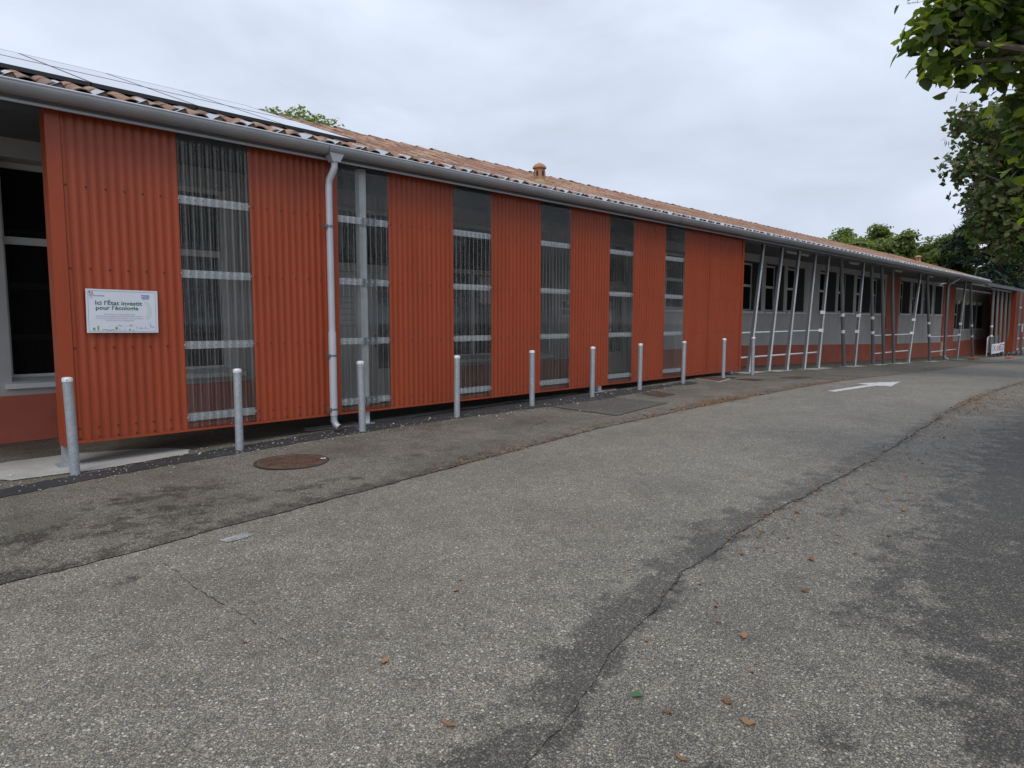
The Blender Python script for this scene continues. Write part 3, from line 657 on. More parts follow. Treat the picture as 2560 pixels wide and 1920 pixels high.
# solar panels lying on the tiles: two rows, portrait
def solar(x0, y0, label):
    y1 = y0+1.64; t = thing('solar_panel', label, 'solar panel', (x0+.5, y0, rz(y0)+.1), 'solar panels on the roof')
    zz = lambda y: 4.13+.349*(y-.3)
    f = MB(); w = 1.02; h = .04; b = .013
    def bar(xa, xb, ya, yb): f.hexa([(xa, ya, zz(ya)-h), (xb, ya, zz(ya)-h), (xb, yb, zz(yb)-h), (xa, yb, zz(yb)-h)], [(xa, ya, zz(ya)), (xb, ya, zz(ya)), (xb, yb, zz(yb)), (xa, yb, zz(yb))])
    bar(x0, x0+w, y0, y0+b); bar(x0, x0+w, y1-b, y1); bar(x0, x0+b, y0+b, y1-b); bar(x0+w-b, x0+w, y0+b, y1-b); f.build('frame', M_['black'], t)
    gl_ = MB(); ya, yb = y0+b, y1-b; dz = -.0015
    gl_.add([(x0+b, ya, zz(ya)+dz), (x0+w-b, ya, zz(ya)+dz), (x0+w-b, yb, zz(yb)+dz), (x0+b, yb, zz(yb)+dz)], [(0, 1, 2, 3)]); gl_.build('glass', M_['solar'], t)
ordn = ['first', 'second', 'third', 'fourth', 'fifth', 'sixth', 'seventh', 'eighth', 'ninth', 'tenth', 'eleventh', 'twelfth', 'thirteenth', 'fourteenth', 'fifteenth', 'sixteenth', 'seventeenth', 'eighteenth', 'nineteenth', 'twentieth', 'twenty-first']
for i in range(6):
    for r in range(2):
        solar(ARR_X1-1.02-i*1.035, ARR_Y0+r*1.70, 'black framed solar panel, %s from the right end of the %s row on the roof' % (ordn[i], ('lower', 'upper')[r]))
rl = MB(); rl.box(ARR_X1-6.2, ARR_X1+.06, ARR_Y0+.03, ARR_Y0+.07, rz(ARR_Y0)+.02, rz(ARR_Y0)+.075).single('mounting_rail', M_['black'], 'dark mounting rail under the lower edge of the solar panels', 'rail')

# ------------------------------------------------------------------ cladding screen
SX0, SX1, SB, ST_ = 1.575, 15.76, .53, 3.73
SCR = thing('cladding_screen', 'red corrugated metal screen with clear corrugated strips in front of the building', 'screen', (8.6, 0, gf(8.6)))
PW, GW, XG0 = 1.1034, .8083, 2.7027
WAVE = PW/13
def corrugated(x0, x1, z0, z1, amp, y, phase, nz=2, sharp=.8):
    n = int(round((x1-x0)/WAVE*16)); xs_ = np.linspace(x0, x1, n+1); ph = (xs_-phase)/WAVE*2*math.pi
    yy = y-amp*np.tanh(sharp*(np.sin(ph)-.15))/math.tanh(sharp)
    return [[(float(a), float(b), float(zq)) for zq in np.linspace(z0, z1, nz)] for a, b in zip(xs_, yy)]
red = [(SX0+.10, XG0, 1)]; clr = []
x = XG0
for k in range(6):
    clr.append((x, x+GW)); x += GW
    if k < 5: red.append((x, x+PW, 0))
    else: red.append((x, x+1.19, 0)); red.append((x+1.19, SX1-.05, 0))
    x += PW
RAILZ = [3.035, 2.245, 1.47, .675]
names = ['leftmost red corrugated panel, behind the sign', 'red corrugated panel left of the downpipe', 'red corrugated panel right of the downpipe strip', 'fourth red corrugated panel', 'fifth red corrugated panel', 'sixth red corrugated panel', 'left half of the wide red end panel', 'right half of the wide red end panel']
screw_v, screw_f = MB(), None
sm = MB(); sm.lathe([(.009, 0), (.0085, .004), (.004, .008)], 6)
def screws(parent, x0, x1, step, mat, zs, y):
    mb = MB()
    for z in zs:
        xq = x0
        while xq < x1:
            for r_, d_ in ((0, 0),):
                ring = [(xq+.012*math.cos(q), y, z+.012*math.sin(q)) for q in np.linspace(0, 2*math.pi, 7)[:-1]]; ring2 = [(xq+.008*math.cos(q), y-.008, z+.008*math.sin(q)) for q in np.linspace(0, 2*math.pi, 7)[:-1]]
                mb.add(ring+ring2, [(i, (i+1) % 6, 6+(i+1) % 6, 6+i) for i in range(6)]+[tuple(range(6, 12))])
            xq += step
    tag(mb.build('screws', mat, parent), kind='stuff')
for (a, b, _), nm in zip(red, names):
    po = MB().grid(corrugated(a-.02, b+.02, SB+.02, ST_+.04, .0052, 0, a, 8, 1.3)).build('red_panel', M_['red'], SCR, True); tag(po, nm)
    screws(po, a+WAVE*.25, b, WAVE*2, M_['screw'], RAILZ+[SB+.045], -.0056)
for k, (a, b) in enumerate(clr):
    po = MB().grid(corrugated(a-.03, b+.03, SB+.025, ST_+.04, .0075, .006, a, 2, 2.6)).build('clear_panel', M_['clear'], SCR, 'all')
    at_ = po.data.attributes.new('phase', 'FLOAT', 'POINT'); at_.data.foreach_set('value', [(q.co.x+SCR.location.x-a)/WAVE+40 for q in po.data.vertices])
    tag(po, '%s clear corrugated strip from the left' % ordn[k]); screws(po, a+WAVE*.25, b, WAVE, M_['galv'], RAILZ, -.004)
for z in RAILZ:
    r_ = MB(); r_.box(SX0+.03, SX1-.03, .030, .034, z-.042, z+.042).box(SX0+.03, SX1-.03, .034, .07, z+.036, z+.042).box(SX0+.03, SX1-.03, .034, .07, z-.042, z-.036)
    ro = r_.build('rail', M_['screen_rail'], SCR)
    for xs_ in (5.02, 10.2):
        MB().box(xs_, xs_+.22, .0245, .0295, z-.052, z+.045).build('splice_plate', M_['galv'], ro)
for xp in (1.612, 5.06, 10.22, 15.5):
    po = MB().box(xp-.05, xp+.05, .072, .172, gf(xp)+.02, 3.71).build('post', M_['galv'] if xp < 2 else M_['screen_rail'], SCR)
    MB().box(xp-.1, xp+.1, .03, .22, gf(xp)+.018, gf(xp)+.032).build('base_plate', M_['galv'], po)
# trims
MB().hexa([(SX0-.022, -.016, SB-.02), (SX0+.10, -.016, SB-.02), (SX0+.10, .0, SB-.02), (SX0-.022, .0, SB-.02)], [(SX0-.022, -.016, ST_+.03), (SX0+.10, -.016, ST_+.03), (SX0+.10, .0, ST_+.03), (SX0-.022, .0, ST_+.03)]).box(SX0-.022, SX0-.016, .0, .18, SB-.02, ST_+.03).build('corner_trim', M_['red_trim'], SCR)
MB().box(SX1-.06, SX1+.02, -.017, .0, SB-.02, ST_+.03).box(SX1+.014, SX1+.02, .0, .18, SB-.02, ST_+.03).build('corner_trim', M_['red_trim'], SCR)
MB().box(SX0+.1, SX1-.06, -.024, -.014, SB-.004, SB+.022).box(SX0+.1, SX1-.06, -.014, .06, SB-.006, SB+.002).box(SX0+.1, SX1-.06, .05, .056, SB+.002, SB+.07).build('bottom_trim', M_['red_trim'], SCR)
for xt in (4.60,):
    MB().box(xt-.04, xt+.03, -.015, -.011, SB+.02, ST_+.02).build('joint_trim', M_['red_trim'], SCR)
MB().box(12.94+1.19-.012, 12.94+1.19+.012, -.0145, -.0115, SB+.02, ST_+.02).build('joint_trim', M_['red_trim'], SCR)
tr_ = MB()
for z in (3.13, 2.25, 1.4): tr_.lathe([(.008, 0), (.006, .006)], 6, (0, 0, 0))

# ------------------------------------------------------------------ sign
SGX, SGZ, SGW, SGH = 1.80, 1.615, .652, .432
SG = thing('information_sign', 'white sign with green French lettering screwed to the leftmost red panel', 'sign', (SGX+SGW/2, -.03, SGZ))
SG.rotation_euler = (R(1.0), R(.6), 0)
SGY = -.035
MB().box(SGX, SGX+SGW, SGY, SGY+.012, SGZ, SGZ+SGH).build('board', plain('sign_white', (.66, .68, .74), .35, 0, .03, 3), SG)
def px(u, v): return SGX+(u-165)/1880*SGW, SGZ+SGH-(v-150)/1110*SGH
INK = {k: plain('ink_'+k, c_, .5, 0, .03, 5) for k, c_ in dict(green=(.008, .13, .085), blue=(.045, .11, .45), navy=(.02, .03, .10), red=(.55, .06, .09), grey=(.34, .35, .40), pale=(.55, .62, .60), leaf=(.16, .36, .10), line=(.10, .22, .33), dark=(.10, .12, .14)).items()}
def text(body, u, v, width, name, ink, parent, y=SGY, bold=0., pos=px, wpx=1880., W_=SGW, align='L', squash=1.):
    cu = bpy.data.curves.new('t', 'FONT'); cu.body = body; cu.size = 1; cu.offset = bold; cu.resolution_u = 3
    to = bpy.data.objects.new('t', cu); C.objects.link(to); bpy.context.view_layer.update()
    me = bpy.data.meshes.new_from_object(to.evaluated_get(bpy.context.evaluated_depsgraph_get())); bpy.data.objects.remove(to)
    co = np.array([q.co for q in me.vertices]); w0 = co[:, 0].min(); w1 = co[:, 0].max(); k = width/wpx*W_/(w1-w0)
    X, Z = pos(u, v); o_ = origin(parent)
    if align == 'C': X -= width/wpx*W_/2
    for q in me.vertices: q.co = (X+(q.co[0]-w0)*k-o_.x, y-.0016-o_.y, Z+q.co[1]*k*squash-o_.z)
    me.materials.clear(); me.materials.append(ink); me.name = name; o = bpy.data.objects.new(name, me); C.objects.link(o); o.parent = parent; return o
text("Ici l\u2019\u00c9tat investit", 392, 545, 1225, 'lettering', INK['green'], SG, bold=.018, squash=.86)
text("pour l\u2019\u00e9cologie", 400, 668, 1110, 'lettering', INK['green'], SG, bold=.018, squash=.86)
for b_, u, v, w in (("R\u00c9NOVATION DE L\u2019\u00c9CLAIRAGE PUBLIC", 1010, 798, 810), ("PERFORMANCE \u00c9NERG\u00c9TIQUE DES B\u00c2TIMENTS PUBLICS", 1010, 852, 1210), ("PROTECTION ET RENATURATION DES ESPACES ET BIODIVERSIT\u00c9", 1015, 906, 1240), ("PROTECTION DE LA BIODIVERSIT\u00c9", 1010, 960, 730)):
    text(b_, u, v, w, 'small_lettering', INK['grey'], SG, align='C')
text("PR\u00c9FET", 240, 292, 125, 'small_lettering', INK['navy'], SG, bold=.01); text("DE LOT-ET-GARONNE", 240, 330, 390, 'small_lettering', INK['navy'], SG, bold=.015)
for v in (352, 374, 396): text(("Libert\u00e9", "\u00c9galit\u00e9", "Fraternit\u00e9")[(v-352)//22], 255, v, 75 if v < 390 else 90, 'small_lettering', INK['grey'], SG)
text("FRANCE", 1605, 300, 215, 'logo_lettering', INK['blue'], SG, bold=.03); text("NATION", 1605, 345, 215, 'logo_lettering', INK['blue'], SG, bold=.02); text("VERTE", 1605, 385, 190, 'logo_lettering', INK['blue'], SG, bold=.005)
dr = {}
def doodle(pts, ink, y=SGY-.0012): dr.setdefault(ink, MB()).add([(px(u, v)[0], y, px(u, v)[1]) for u, v in pts], [tuple(range(len(pts)))])
def stroke(pts, w, ink):
    for (a, b), (c_, d_) in zip(pts[:-1], pts[1:]):
        l_ = math.hypot(c_-a, d_-b) or 1; nx_, ny_ = -(d_-b)/l_*w/2, (c_-a)/l_*w/2; doodle([(a+nx_, b+ny_), (c_+nx_, d_+ny_), (c_-nx_, d_-ny_), (a-nx_, b-ny_)], ink)
def circ(u, v, r, ink, n=14): doodle([(u+r*math.cos(q), v+r*math.sin(q)) for q in np.linspace(0, 2*math.pi, n+1)[:-1]], ink)
stroke([(215, 195), (1985, 195), (1985, 1222), (215, 1222), (215, 195)], 7, 'line')
doodle([(235, 215), (275, 215), (275, 248), (235, 248)], 'navy'); doodle([(300, 215), (340, 215), (340, 248), (300, 248)], 'red')
doodle([(310, 1130), (370, 1130), (375, 1195), (310, 1195)], 'leaf'); doodle([(425, 1075), (465, 1085), (465, 1195), (425, 1195)], 'leaf'); circ(915, 1140, 38, 'leaf'); stroke([(915, 1178), (915, 1200)], 8, 'dark'); circ(1265, 1180, 26, 'leaf')
stroke([(540, 1185), (640, 1178), (720, 1196), (800, 1184), (880, 1190)], 12, 'dark'); stroke([(965, 1065), (1060, 1095)], 12, 'dark'); stroke([(1095, 1080), (1330, 1078), (1400, 1070)], 4, 'grey')
for k_ in range(6): stroke([(1300, 1070), (1300+42*math.cos(k_), 1070+38*math.sin(k_))], 4, 'dark')
for u, v in ((1460, 1110), (1550, 1120), (1590, 1125), (1690, 1110), (1830, 1050), (1840, 1090), (1900, 1105), (1360, 1190), (1130, 1170), (1000, 1165)):
    stroke([(u, v+30), (u, v-20)], 6, 'dark'); stroke([(u-18, v+20), (u+18, v+26)], 5, 'dark')
stroke([(1420, 1160), (1650, 1150), (1760, 1150), (1930, 1115)], 4, 'grey'); stroke([(1640, 1040), (1850, 985), (1800, 1060), (1930, 1110)], 4, 'grey')
doodle([(1680, 450), (1780, 440), (1860, 560), (1890, 720), (1850, 860), (1740, 940), (1690, 860), (1760, 700), (1740, 560)], 'pale', SGY-.0008)
for ink, mb in dr.items(): mb.build('drawing' if ink != 'line' else 'border', INK[ink], SG)

# ------------------------------------------------------------------ bollards
BX = [1.562, 3.134, 4.72, 6.303, 7.887, 9.447, 10.92, 12.51, 14.25, 15.72]; BTOP = [1.212, 1.212, 1.23, 1.243, 1.266, 1.284, 1.304, 1.316, 1.340, 1.347]
BLAB = ['galvanised bollard in front of the left corner of the red screen', 'galvanised bollard in front of the first clear strip', 'galvanised bollard just right of the white downpipe', 'fourth galvanised bollard from the left, by the third clear strip', 'fifth galvanised bollard from the left, before a red panel', 'sixth galvanised bollard from the left, above the square asphalt patch', 'seventh galvanised bollard from the left, before the sixth red panel', 'galvanised bollard at the sixth clear strip, in a round black collar', 'galvanised bollard before the wide red end panel', 'galvanised bollard past the screen, before the first leaning post']
for x, zt, lab in zip(BX, BTOP, BLAB):
    zb = gf(x)+.012; t = thing('bollard', lab, 'bollard', (x, -.35, zb), 'bollards along the red screen'); r = .043
    tl = Vector((random.gauss(0, .008), random.gauss(0, .006)))
    if x < 2: tl = Vector((-.02, 0))
    h = zt-zb
    tb = MB().tube([(x, -.35, zb-.05), (x+tl.x*.5, -.35+tl.y*.5, zb+h*.5), (x+tl.x, -.35+tl.y, zt-.035)], r, 20).build('tube', M_['galv'], t, True)
    MB().lathe([(r+.003, -.04), (r+.003, -.012), (r-.004, -.002), (r-.02, .003)], 20, (x+tl.x, -.35+tl.y, zt)).build('cap', M_['galv_rail'], t, True)
    MB().lathe([(.004, 0), (.004, .004)], 6, (x+tl.x-.015, -.35+tl.y-r-.003, zt-.022)).build('hole', M_['black'], tb)

# ------------------------------------------------------------------ leaning posts along the porch
POSTS = [('L', 17.256, 16.636, 0), ('L', 18.417, 17.808, 0), ('L', 19.557, 19.003, 0), ('L', 20.763, 20.238, 0), ('L', 21.817, 21.321, (1.99, 1.44)), ('D', 22.918, 23.62, (1.93, 1.39)), ('L', 25.029, 24.594, (1.91, 1.37)),
         ('D', 25.871, 26.619, (1.85, 1.32)), ('D', 27.017, 27.853, 0), ('D', 28.25, 29.075, 0), ('L', 32.065, 31.0, (1.77, 1.23)), ('D', 33.159, 34.394, (1.65, 1.11)), ('D', 36.746, 36.966, 0), ('L', 40.268, 39.421, (1.58, 1.04)), ('D', 41.407, 43.06, (1.50, .94))]
for k, (kind, xt, xb, bands) in enumerate(POSTS):
    zb = gf(xb)+.012; zt = 3.716; a = Vector((xb, .2, zb)); b = Vector((xt, .2, zt)); d = (b-a).normalized()
    lab = ('bright galvanised steel post leaning right, %s post from the red screen' if kind == 'L' else 'dark round steel post leaning left, %s post from the red screen') % ordn[k]
    t = thing('leaning_post', lab, 'post', (xb, .2, zb), 'leaning posts of the porch')
    sh = MB(); sx_ = Vector((1, 0, 0)); sx_ = (sx_-d*sx_.dot(d)).normalized()
    if kind == 'L':
        sh.beam(a+Vector((0, .03, 0)), b+Vector((0, .03, 0)), .012, .056, sx_, m=1); sh.beam(a+Vector((0, -.055, 0)), b+Vector((0, -.03, 0)), .012, .064, sx_)
        sh.beam(a-sx_*.016, b-sx_*.016, .048, .012, sx_, m=1)  # web and back in darker steel: side shade put into the colour
        for ox in (-.018, .018): sh.beam(a+sx_*ox+Vector((0, -.042, 0)), b+sx_*ox+Vector((0, -.042, 0)), .012, .014, sx_)
        so_ = sh.build('shaft', [M_['galv_rail'], M_['galv_dark']], t)
    else:
        sh.tube([a, b], .056, 18); so_ = sh.build('shaft', M_['galv_dark'], t, True)
    MB().box(xb-.11, xb+.11, .09, .31, zb, zb+.015).build('base_plate', M_['galv'], t)
    if bands:
        for z in bands:
            q = a+(b-a)*((z-zb)/(zt-zb)); bm_ = MB()
            if kind == 'L': bm_.beam(q-d*.05, q+d*.05, .115, .085, sx_)
            else: bm_.tube([q-d*.05, q+d*.05], .0605, 18)
            bm_.build('band', M_['tape'], t, kind == 'D')
def post_x(k, z):
    _, xt, xb, _ = POSTS[k]; zb = gf(xb); return xb+(xt-xb)*(z-zb)/(3.716-zb)
def rail(x0, x1, z0, z1, label): MB().tube([(x0, .27, z0), (x1, .27, z1)], .022, 10).single('guard_rail', M_['galv_rail'], label, 'rail', 'guard rails between the leaning posts', True)
rail(16.0, post_x(4, 1.44), 1.43, 1.44, 'upper galvanised guard rail right beside the red screen'); rail(16.0, post_x(4, .78), .80, .77, 'lower galvanised guard rail right beside the red screen')
rail(26.5, post_x(10, 1.19), 1.20, 1.19, 'upper guard rail of the middle run, before the first red pilaster'); rail(26.6, post_x(10, .52), .54, .52, 'lower guard rail of the middle run, before the first red pilaster')
rail(34.1, post_x(13, 1.0), 1.02, 1.0, 'upper guard rail crossing the far downpipe'); rail(34.3, post_x(13, .33), .34, .33, 'lower guard rail crossing the far downpipe')
# tube lights under the porch ceiling
for k, (xa, xb, lab) in enumerate(((20.4, 21.15, 'grey strip light on the porch ceiling nearest the red screen'), (21.5, 22.05, 'second strip light on the porch ceiling, beside the nearest'), (25.8, 26.7, 'strip light on the porch ceiling above the seventh leaning post'), (31.2, 32.1, 'strip light on the porch ceiling by the first red pilaster'), (36.3, 37.1, 'farthest strip light on the porch ceiling'))):
    t = thing('strip_light', lab, 'lamp', (xa, .9, 3.77), 'strip lights on the porch ceiling')
    MB().box(xa, xb, .86, .94, 3.80, 3.833).build('housing', M_['white'], t); MB().tube([(xa+.02, .9, 3.782), (xb-.02, .9, 3.782)], .019, 10).build('tube', M_['tape'], t, True)

# ------------------------------------------------------------------ covers in the pavement
def disc_cover(x, y, r):
    z = gf(x)+.0125; t = thing('manhole_cover', 'round rusty iron manhole cover in the pavement near the second bollard', 'manhole cover', (x, y, z))
    MB().lathe([(r*1.07, 0), (r*1.07, .006), (r*1.0, .006), (r*1.0, .002)], 40, (x, y, z)).build('rim', M_['crack'], t)
    lo = MB().lathe([(r*.985, 0), (r*.985, .007), (r*.9, .008)], 40, (x, y, z)).build('lid', M_['rust'], t)
    kn = MB(); d = .047
    for i in range(-9, 10):
        for j in range(-9, 10):
            u, v = i*d+(j % 2)*d/2, j*d*.9
            if u*u+v*v < (r*.84)**2:
                if (i+j) % 2: kn.box(x+u-.019, x+u+.019, y+v-.007, y+v+.007, z+.008, z+.012)
                else: kn.box(x+u-.007, x+u+.007, y+v-.019, y+v+.019, z+.008, z+.012)
    tag(kn.build('tread_knobs', M_['rust'], lo), kind='stuff')
    MB().tube([(x+r*.9*math.cos(q), y+r*.9*math.sin(q), z+.008) for q in np.linspace(0, 2*math.pi, 41)], .006, 6).build('ring', M_['rust'], lo)
    MB().box(x+.26, x+.31, y-.13, y-.10, z+.008, z+.013).build('marker', M_['tape'], t)
disc_cover(3.24, -1.35, .345)
def rect_cover(pts, label):
    cx = sum(q[0] for q in pts)/4; cy = sum(q[1] for q in pts)/4; z = gf(cx)+.0125; t = thing('inspection_cover', label, 'cover', (cx, cy, z), 'rusty inspection covers')
    sl_ = (gf(cx+.4)-gf(cx-.4))/.8; hh = lambda q, d: (q[0], q[1], z+sl_*(q[0]-cx)+d)
    big = [(cx+(q[0]-cx)*1.14, cy+(q[1]-cy)*1.14) for q in pts]
    MB().hexa([hh(q, -.01) for q in big], [hh(q, .004) for q in big]).build('frame', M_['concrete'] if 'concrete' in label else M_['crack'], t)
    lid = MB().hexa([hh(q, -.005) for q in pts], [hh(q, .008) for q in pts]).build('lid', M_['rust'], t)
    for i in range(1, 5):
        f_ = i/5; a = [pts[0][j]*(1-f_)+pts[1][j]*f_ for j in (0, 1)]; b = [pts[3][j]*(1-f_)+pts[2][j]*f_ for j in (0, 1)]
        MB().beam(hh(a, .009), hh(b, .009), .02, .006).build('rib', M_['rust'], lid)
rect_cover([(10.27, -1.24), (10.70, -1.22), (10.91, -.72), (10.48, -.70)], 'square rusty cover in the pavement beyond the asphalt patch')
rect_cover([(13.35, -.72), (14.1, -.56), (14.40, .0), (13.71, .0)], 'large rusty cover in a concrete frame below the wide red end panel')
rect_cover([(14.05, -1.2), (14.5, -1.18), (14.55, -.8), (14.1, -.78)], 'rusty cover hidden in litter below the last bollards')
rect_cover([(15.45, -1.6), (16.2, -1.55), (16.2, -1.22), (15.4, -1.22)], 'brown cover in the pavement level with the first leaning posts')

# ------------------------------------------------------------------ notices seen through the screen
def notice(name, x0, x1, z0, z1, y, label, blocks):
    t = thing(name, label, 'notice', ((x0+x1)/2, y, z0)); MB().box(x0, x1, y-.006, y, z0, z1).build('sheet', M_['white'], t)
    for a, b, c_, d_, ink in blocks: MB().box(x0+(x1-x0)*a, x0+(x1-x0)*b, y-.008, y-.0065, z0+(z1-z0)*c_, z0+(z1-z0)*d_).build('print', INK[ink], t)
notice('paper_notice', 11.42, 11.86, 1.82, 2.19, WY-.002, 'papers pinned on the dark wall seen through the fourth clear strip', [(.05, .45, .55, .92, 'dark'), (.5, .95, .5, .75, 'grey'), (.55, .95, .08, .42, 'line'), (.08, .45, .1, .45, 'grey')])
notice('door_notice', 5.98, 6.38, 1.45, 2.2, GY-.031, 'white sheet with ruled lines on the door seen through the second clear strip', [(.05, .95, .9-.13*i, .912-.13*i, 'grey') for i in range(6)])

# ------------------------------------------------------------------ far end: lower canopy, posts, second screen
CN = thing('far_canopy', 'low flat steel canopy on straight posts at the far end of the building', 'canopy', (49, 0, gf(49)))
MB().box(44.2, 60, -.05, 2.05, 3.70, 3.78).build('deck', M_['ceiling'], CN); MB().box(44.0, 60, -.1, -.06, 3.62, 3.80).build('edge_beam', M_['galv_dark'], CN); MB().box(41.5, 46.4, .12, .2, 3.60, 3.70).build('beam', M_['galv_rail'], CN)
MB().box(46.2, 53.3, .1, .3, 3.50, 3.60).build('beam', M_['galv_dark'], CN)
for k, (x, zt) in enumerate(((47.4, 3.52), (48.7, 3.52), (50.0, 3.52), (51.4, 3.52), (52.7, 3.52))):
    t = thing('canopy_post', 'straight grey canopy post, %s from the banner end' % ordn[k], 'post', (x, .2, gf(x)), 'straight posts of the far canopy')
    MB().tube([(x+.35, .2, gf(x)+.02), (x, .2, zt)], .07, 12).build('shaft', M_['grey_post'], t, True)
    if k == 0:
        for z in (1.42, .87): xx_ = x+.35*(zt-z)/(zt-gf(x)); MB().tube([(xx_, .2, z-.05), (xx_-.004, .2, z+.05)], .076, 12).build('band', M_['tape'], t, True)
FS = thing('far_cladding_screen', 'second red screen with pale strips at the far right end', 'screen', (56, 0, gf(56)))
for k, (a, b, m) in enumerate(((53.0, 54.2, 'red'), (54.2, 55.05, 'clear2'), (55.05, 56.3, 'red'), (56.3, 57.2, 'clear2'), (57.2, 60, 'red'))):
    if m == 'red': MB().grid(corrugated(a, b, -.22, 3.62, .012, -.1, a, 2)).build('red_panel', M_['red'], FS, True)
    else:
        MB().grid(corrugated(a, b, -.22, 3.62, .012, -.1, a, 2)).build('pale_strip', plain('fibre_strip', (.3, .26, .22), .6, 0, .1, 3), FS, True)
        for z in (2.6, 1.5, .6, -.1): MB().box(a, b, -.125, -.115, z-.05, z+.05).build('rail', M_['galv_rail'], FS)
MB().box(52.9, 53.0, -.12, .9, -.24, 3.64).build('corner_trim', M_['red_trim'], FS)
for x in (53.4, 55.4, 57.2): MB().box(x-.05, x+.05, -.02, .08, gf(x), 3.6).build('post', M_['galv'], FS)
MB().box(55.5, 55.95, -.14, -.12, 1.0, 1.55).single('small_plate', M_['tape'], 'small white plate on the far red screen', 'sign')
MB().box(57.6, 58.4, 1.2, 2.4, -.6, 3.6).single('end_wall', M_['red_wall'], 'red wall seen between the far canopy posts', 'wall', base=(58, 1.8, -.6))
MB().box(56.2, 56.6, 1.18, 1.2, 2.7, 3.15).single('small_plate', M_['tape'], 'white plate on the red wall behind the canopy posts', 'sign')
# barrier with a banner
BR = thing('crowd_barrier', 'galvanised crowd barrier behind the far canopy posts', 'barrier', (51, .6, gf(51)))
x0, x1, zb = 49.0, 53.0, gf(51)+.05
MB().tube([(x0, .6, zb), (x0, .6, zb+1.0), (x0+.1, .6, zb+1.12), (x0+.25, .6, zb+1.17), (x1, .6, zb+1.17), (x1, .6, zb)], .03, 8).tube([(x0, .6, zb+.25), (x1, .6, zb+.25)], .02, 8).build('frame', M_['galv_rail'], BR, True)
for i in range(1, 22): MB().tube([(x0+i*.18, .6, zb+.25), (x0+i*.18, .6, zb+1.17)], .012, 6).build('bar', M_['galv'], BR, True)
BN = thing('banner', 'small white banner with coloured letters tied at the far canopy posts', 'banner', (48.4, -.05, gf(48.4)))
bp = []
for i in range(13):
    t = i/12; x = 46.5+3.85*t; y = -.05+.03*math.sin(t*9); bp.append([(x, y, -.16+.04*t+q*(.58-.02*math.sin(t*math.pi))) for q in np.linspace(0, 1, 4)])
MB().grid(bp).build('cloth', M_['tape'], BN, True)
def bpos(u, v): return 46.5+u/180*3.85, -.16+(165-v)/165*.58
for b_, u, w, ink in (('X', 8, 38, 'blue'), ('D', 62, 26, 'red'), ('E', 96, 22, 'red'), ('Z', 128, 34, 'blue')):
    text(b_, u, 115, w, 'lettering', INK[ink], BN, y=-.1, bold=.0, pos=bpos, wpx=180., W_=3.85, squash=.42)
for x, y in ((38.9, -.62), (43.5, -1.35)):
    z = gf(x)+.02; MB().box(x-.55, x+.55, y-.12, y+.12, z, z+.14).single('terracotta_block', M_['terracotta'], 'orange block lying on the far pavement, %s of two' % ('nearer' if x < 40 else 'farther'), 'block', 'orange blocks on the far pavement')
MB().box(44.55, 44.72, WY-.12, WY-.032, -.25, .55).single('meter_box', M_['blind'], 'small beige box with pipe at the foot of the second red pilaster', 'box')
for k, x in enumerate((48.0, 50.4, 52.4, 54.2)):
    mb = MB(); mb.lathe([(.03, -.14), (.11, -.11), (.15, 0), (.11, .11), (.03, .14)], 12, (x, WY-.06, 2.86)).box(x-.02, x+.02, WY-.03, WY-.001, 2.84, 2.88)
    mb.single('globe_lamp', M_['blind'], 'small unlit globe lamp over the far window, %s from the left' % ordn[k], 'lamp', 'globe lamps over the far window', True)

# ------------------------------------------------------------------ trees
def leaf_arrays(P, Nrm, size, shape, curl=.15):
    """P centres, Nrm normals (n,3), shape: list of (u,v,w) points and faces -> verts, faces"""
    n = len(P); a = rng.normal(size=(n, 3)); T = np.cross(Nrm, a); T /= np.linalg.norm(T, axis=1)[:, None]+1e-9; Bv = np.cross(Nrm, T)
    pts = np.array(shape[0]); s_ = size[:, None, None]
    V = P[:, None, :]+s_*(pts[None, :, 0:1]*T[:, None, :]+pts[None, :, 1:2]*Bv[:, None, :]+pts[None, :, 2:3]*Nrm[:, None, :])
    return V
SIMPLE = ([(-.5, 0, .06), (0, -.36, 0), (.5, 0, .06), (0, .36, 0)], [(0, 1, 2, 3)])
HEART = ([(0, 0, 0), (.42, -.12, .05), (.5, .3, .04), (.3, .75, -.02), (0, 1.05, -.12), (-.3, .75, -.02), (-.5, .3, .04), (-.42, -.12, .05), (0, .5, -.06)],
         [(0, 1, 2, 8), (8, 2, 3, 4), (8, 4, 5, 6), (0, 8, 6, 7)])
NEEDLE = ([(-.1, 0, 0), (.1, 0, 0), (.06, 1, -.25), (-.06, 1, -.25)], [(0, 1, 2, 3)])
def foliage(name, mat, parent, P, Nrm, size, shape):
    V = leaf_arrays(P, Nrm, size, shape); n, k = V.shape[:2]; off = np.array(origin(parent)); fs = np.array([f for f in shape[1]])
    F = (np.arange(n)[:, None, None]*k+fs[None]).reshape(-1, fs.shape[1])
    me = bpy.data.meshes.new(name); me.vertices.add(n*k); me.vertices.foreach_set('co', (V.reshape(-1, 3)-off).astype(np.float32).ravel())
    nf = len(F); me.loops.add(nf*4); me.loops.foreach_set('vertex_index', F.astype(np.int32).ravel()); me.polygons.add(nf)
    me.polygons.foreach_set('loop_start', np.arange(0, nf*4, 4, dtype=np.int32)); me.polygons.foreach_set('loop_total', np.full(nf, 4, dtype=np.int32))
    me.update(calc_edges=True); me.materials.append(mat)
    me.attributes.new('rnd', 'FLOAT', 'FACE').data.foreach_set('value', np.repeat(rng.random(n)*50, len(fs)).astype(np.float32))
    o = bpy.data.objects.new(name, me); C.objects.link(o); o.parent = parent; return tag(o, kind='stuff')
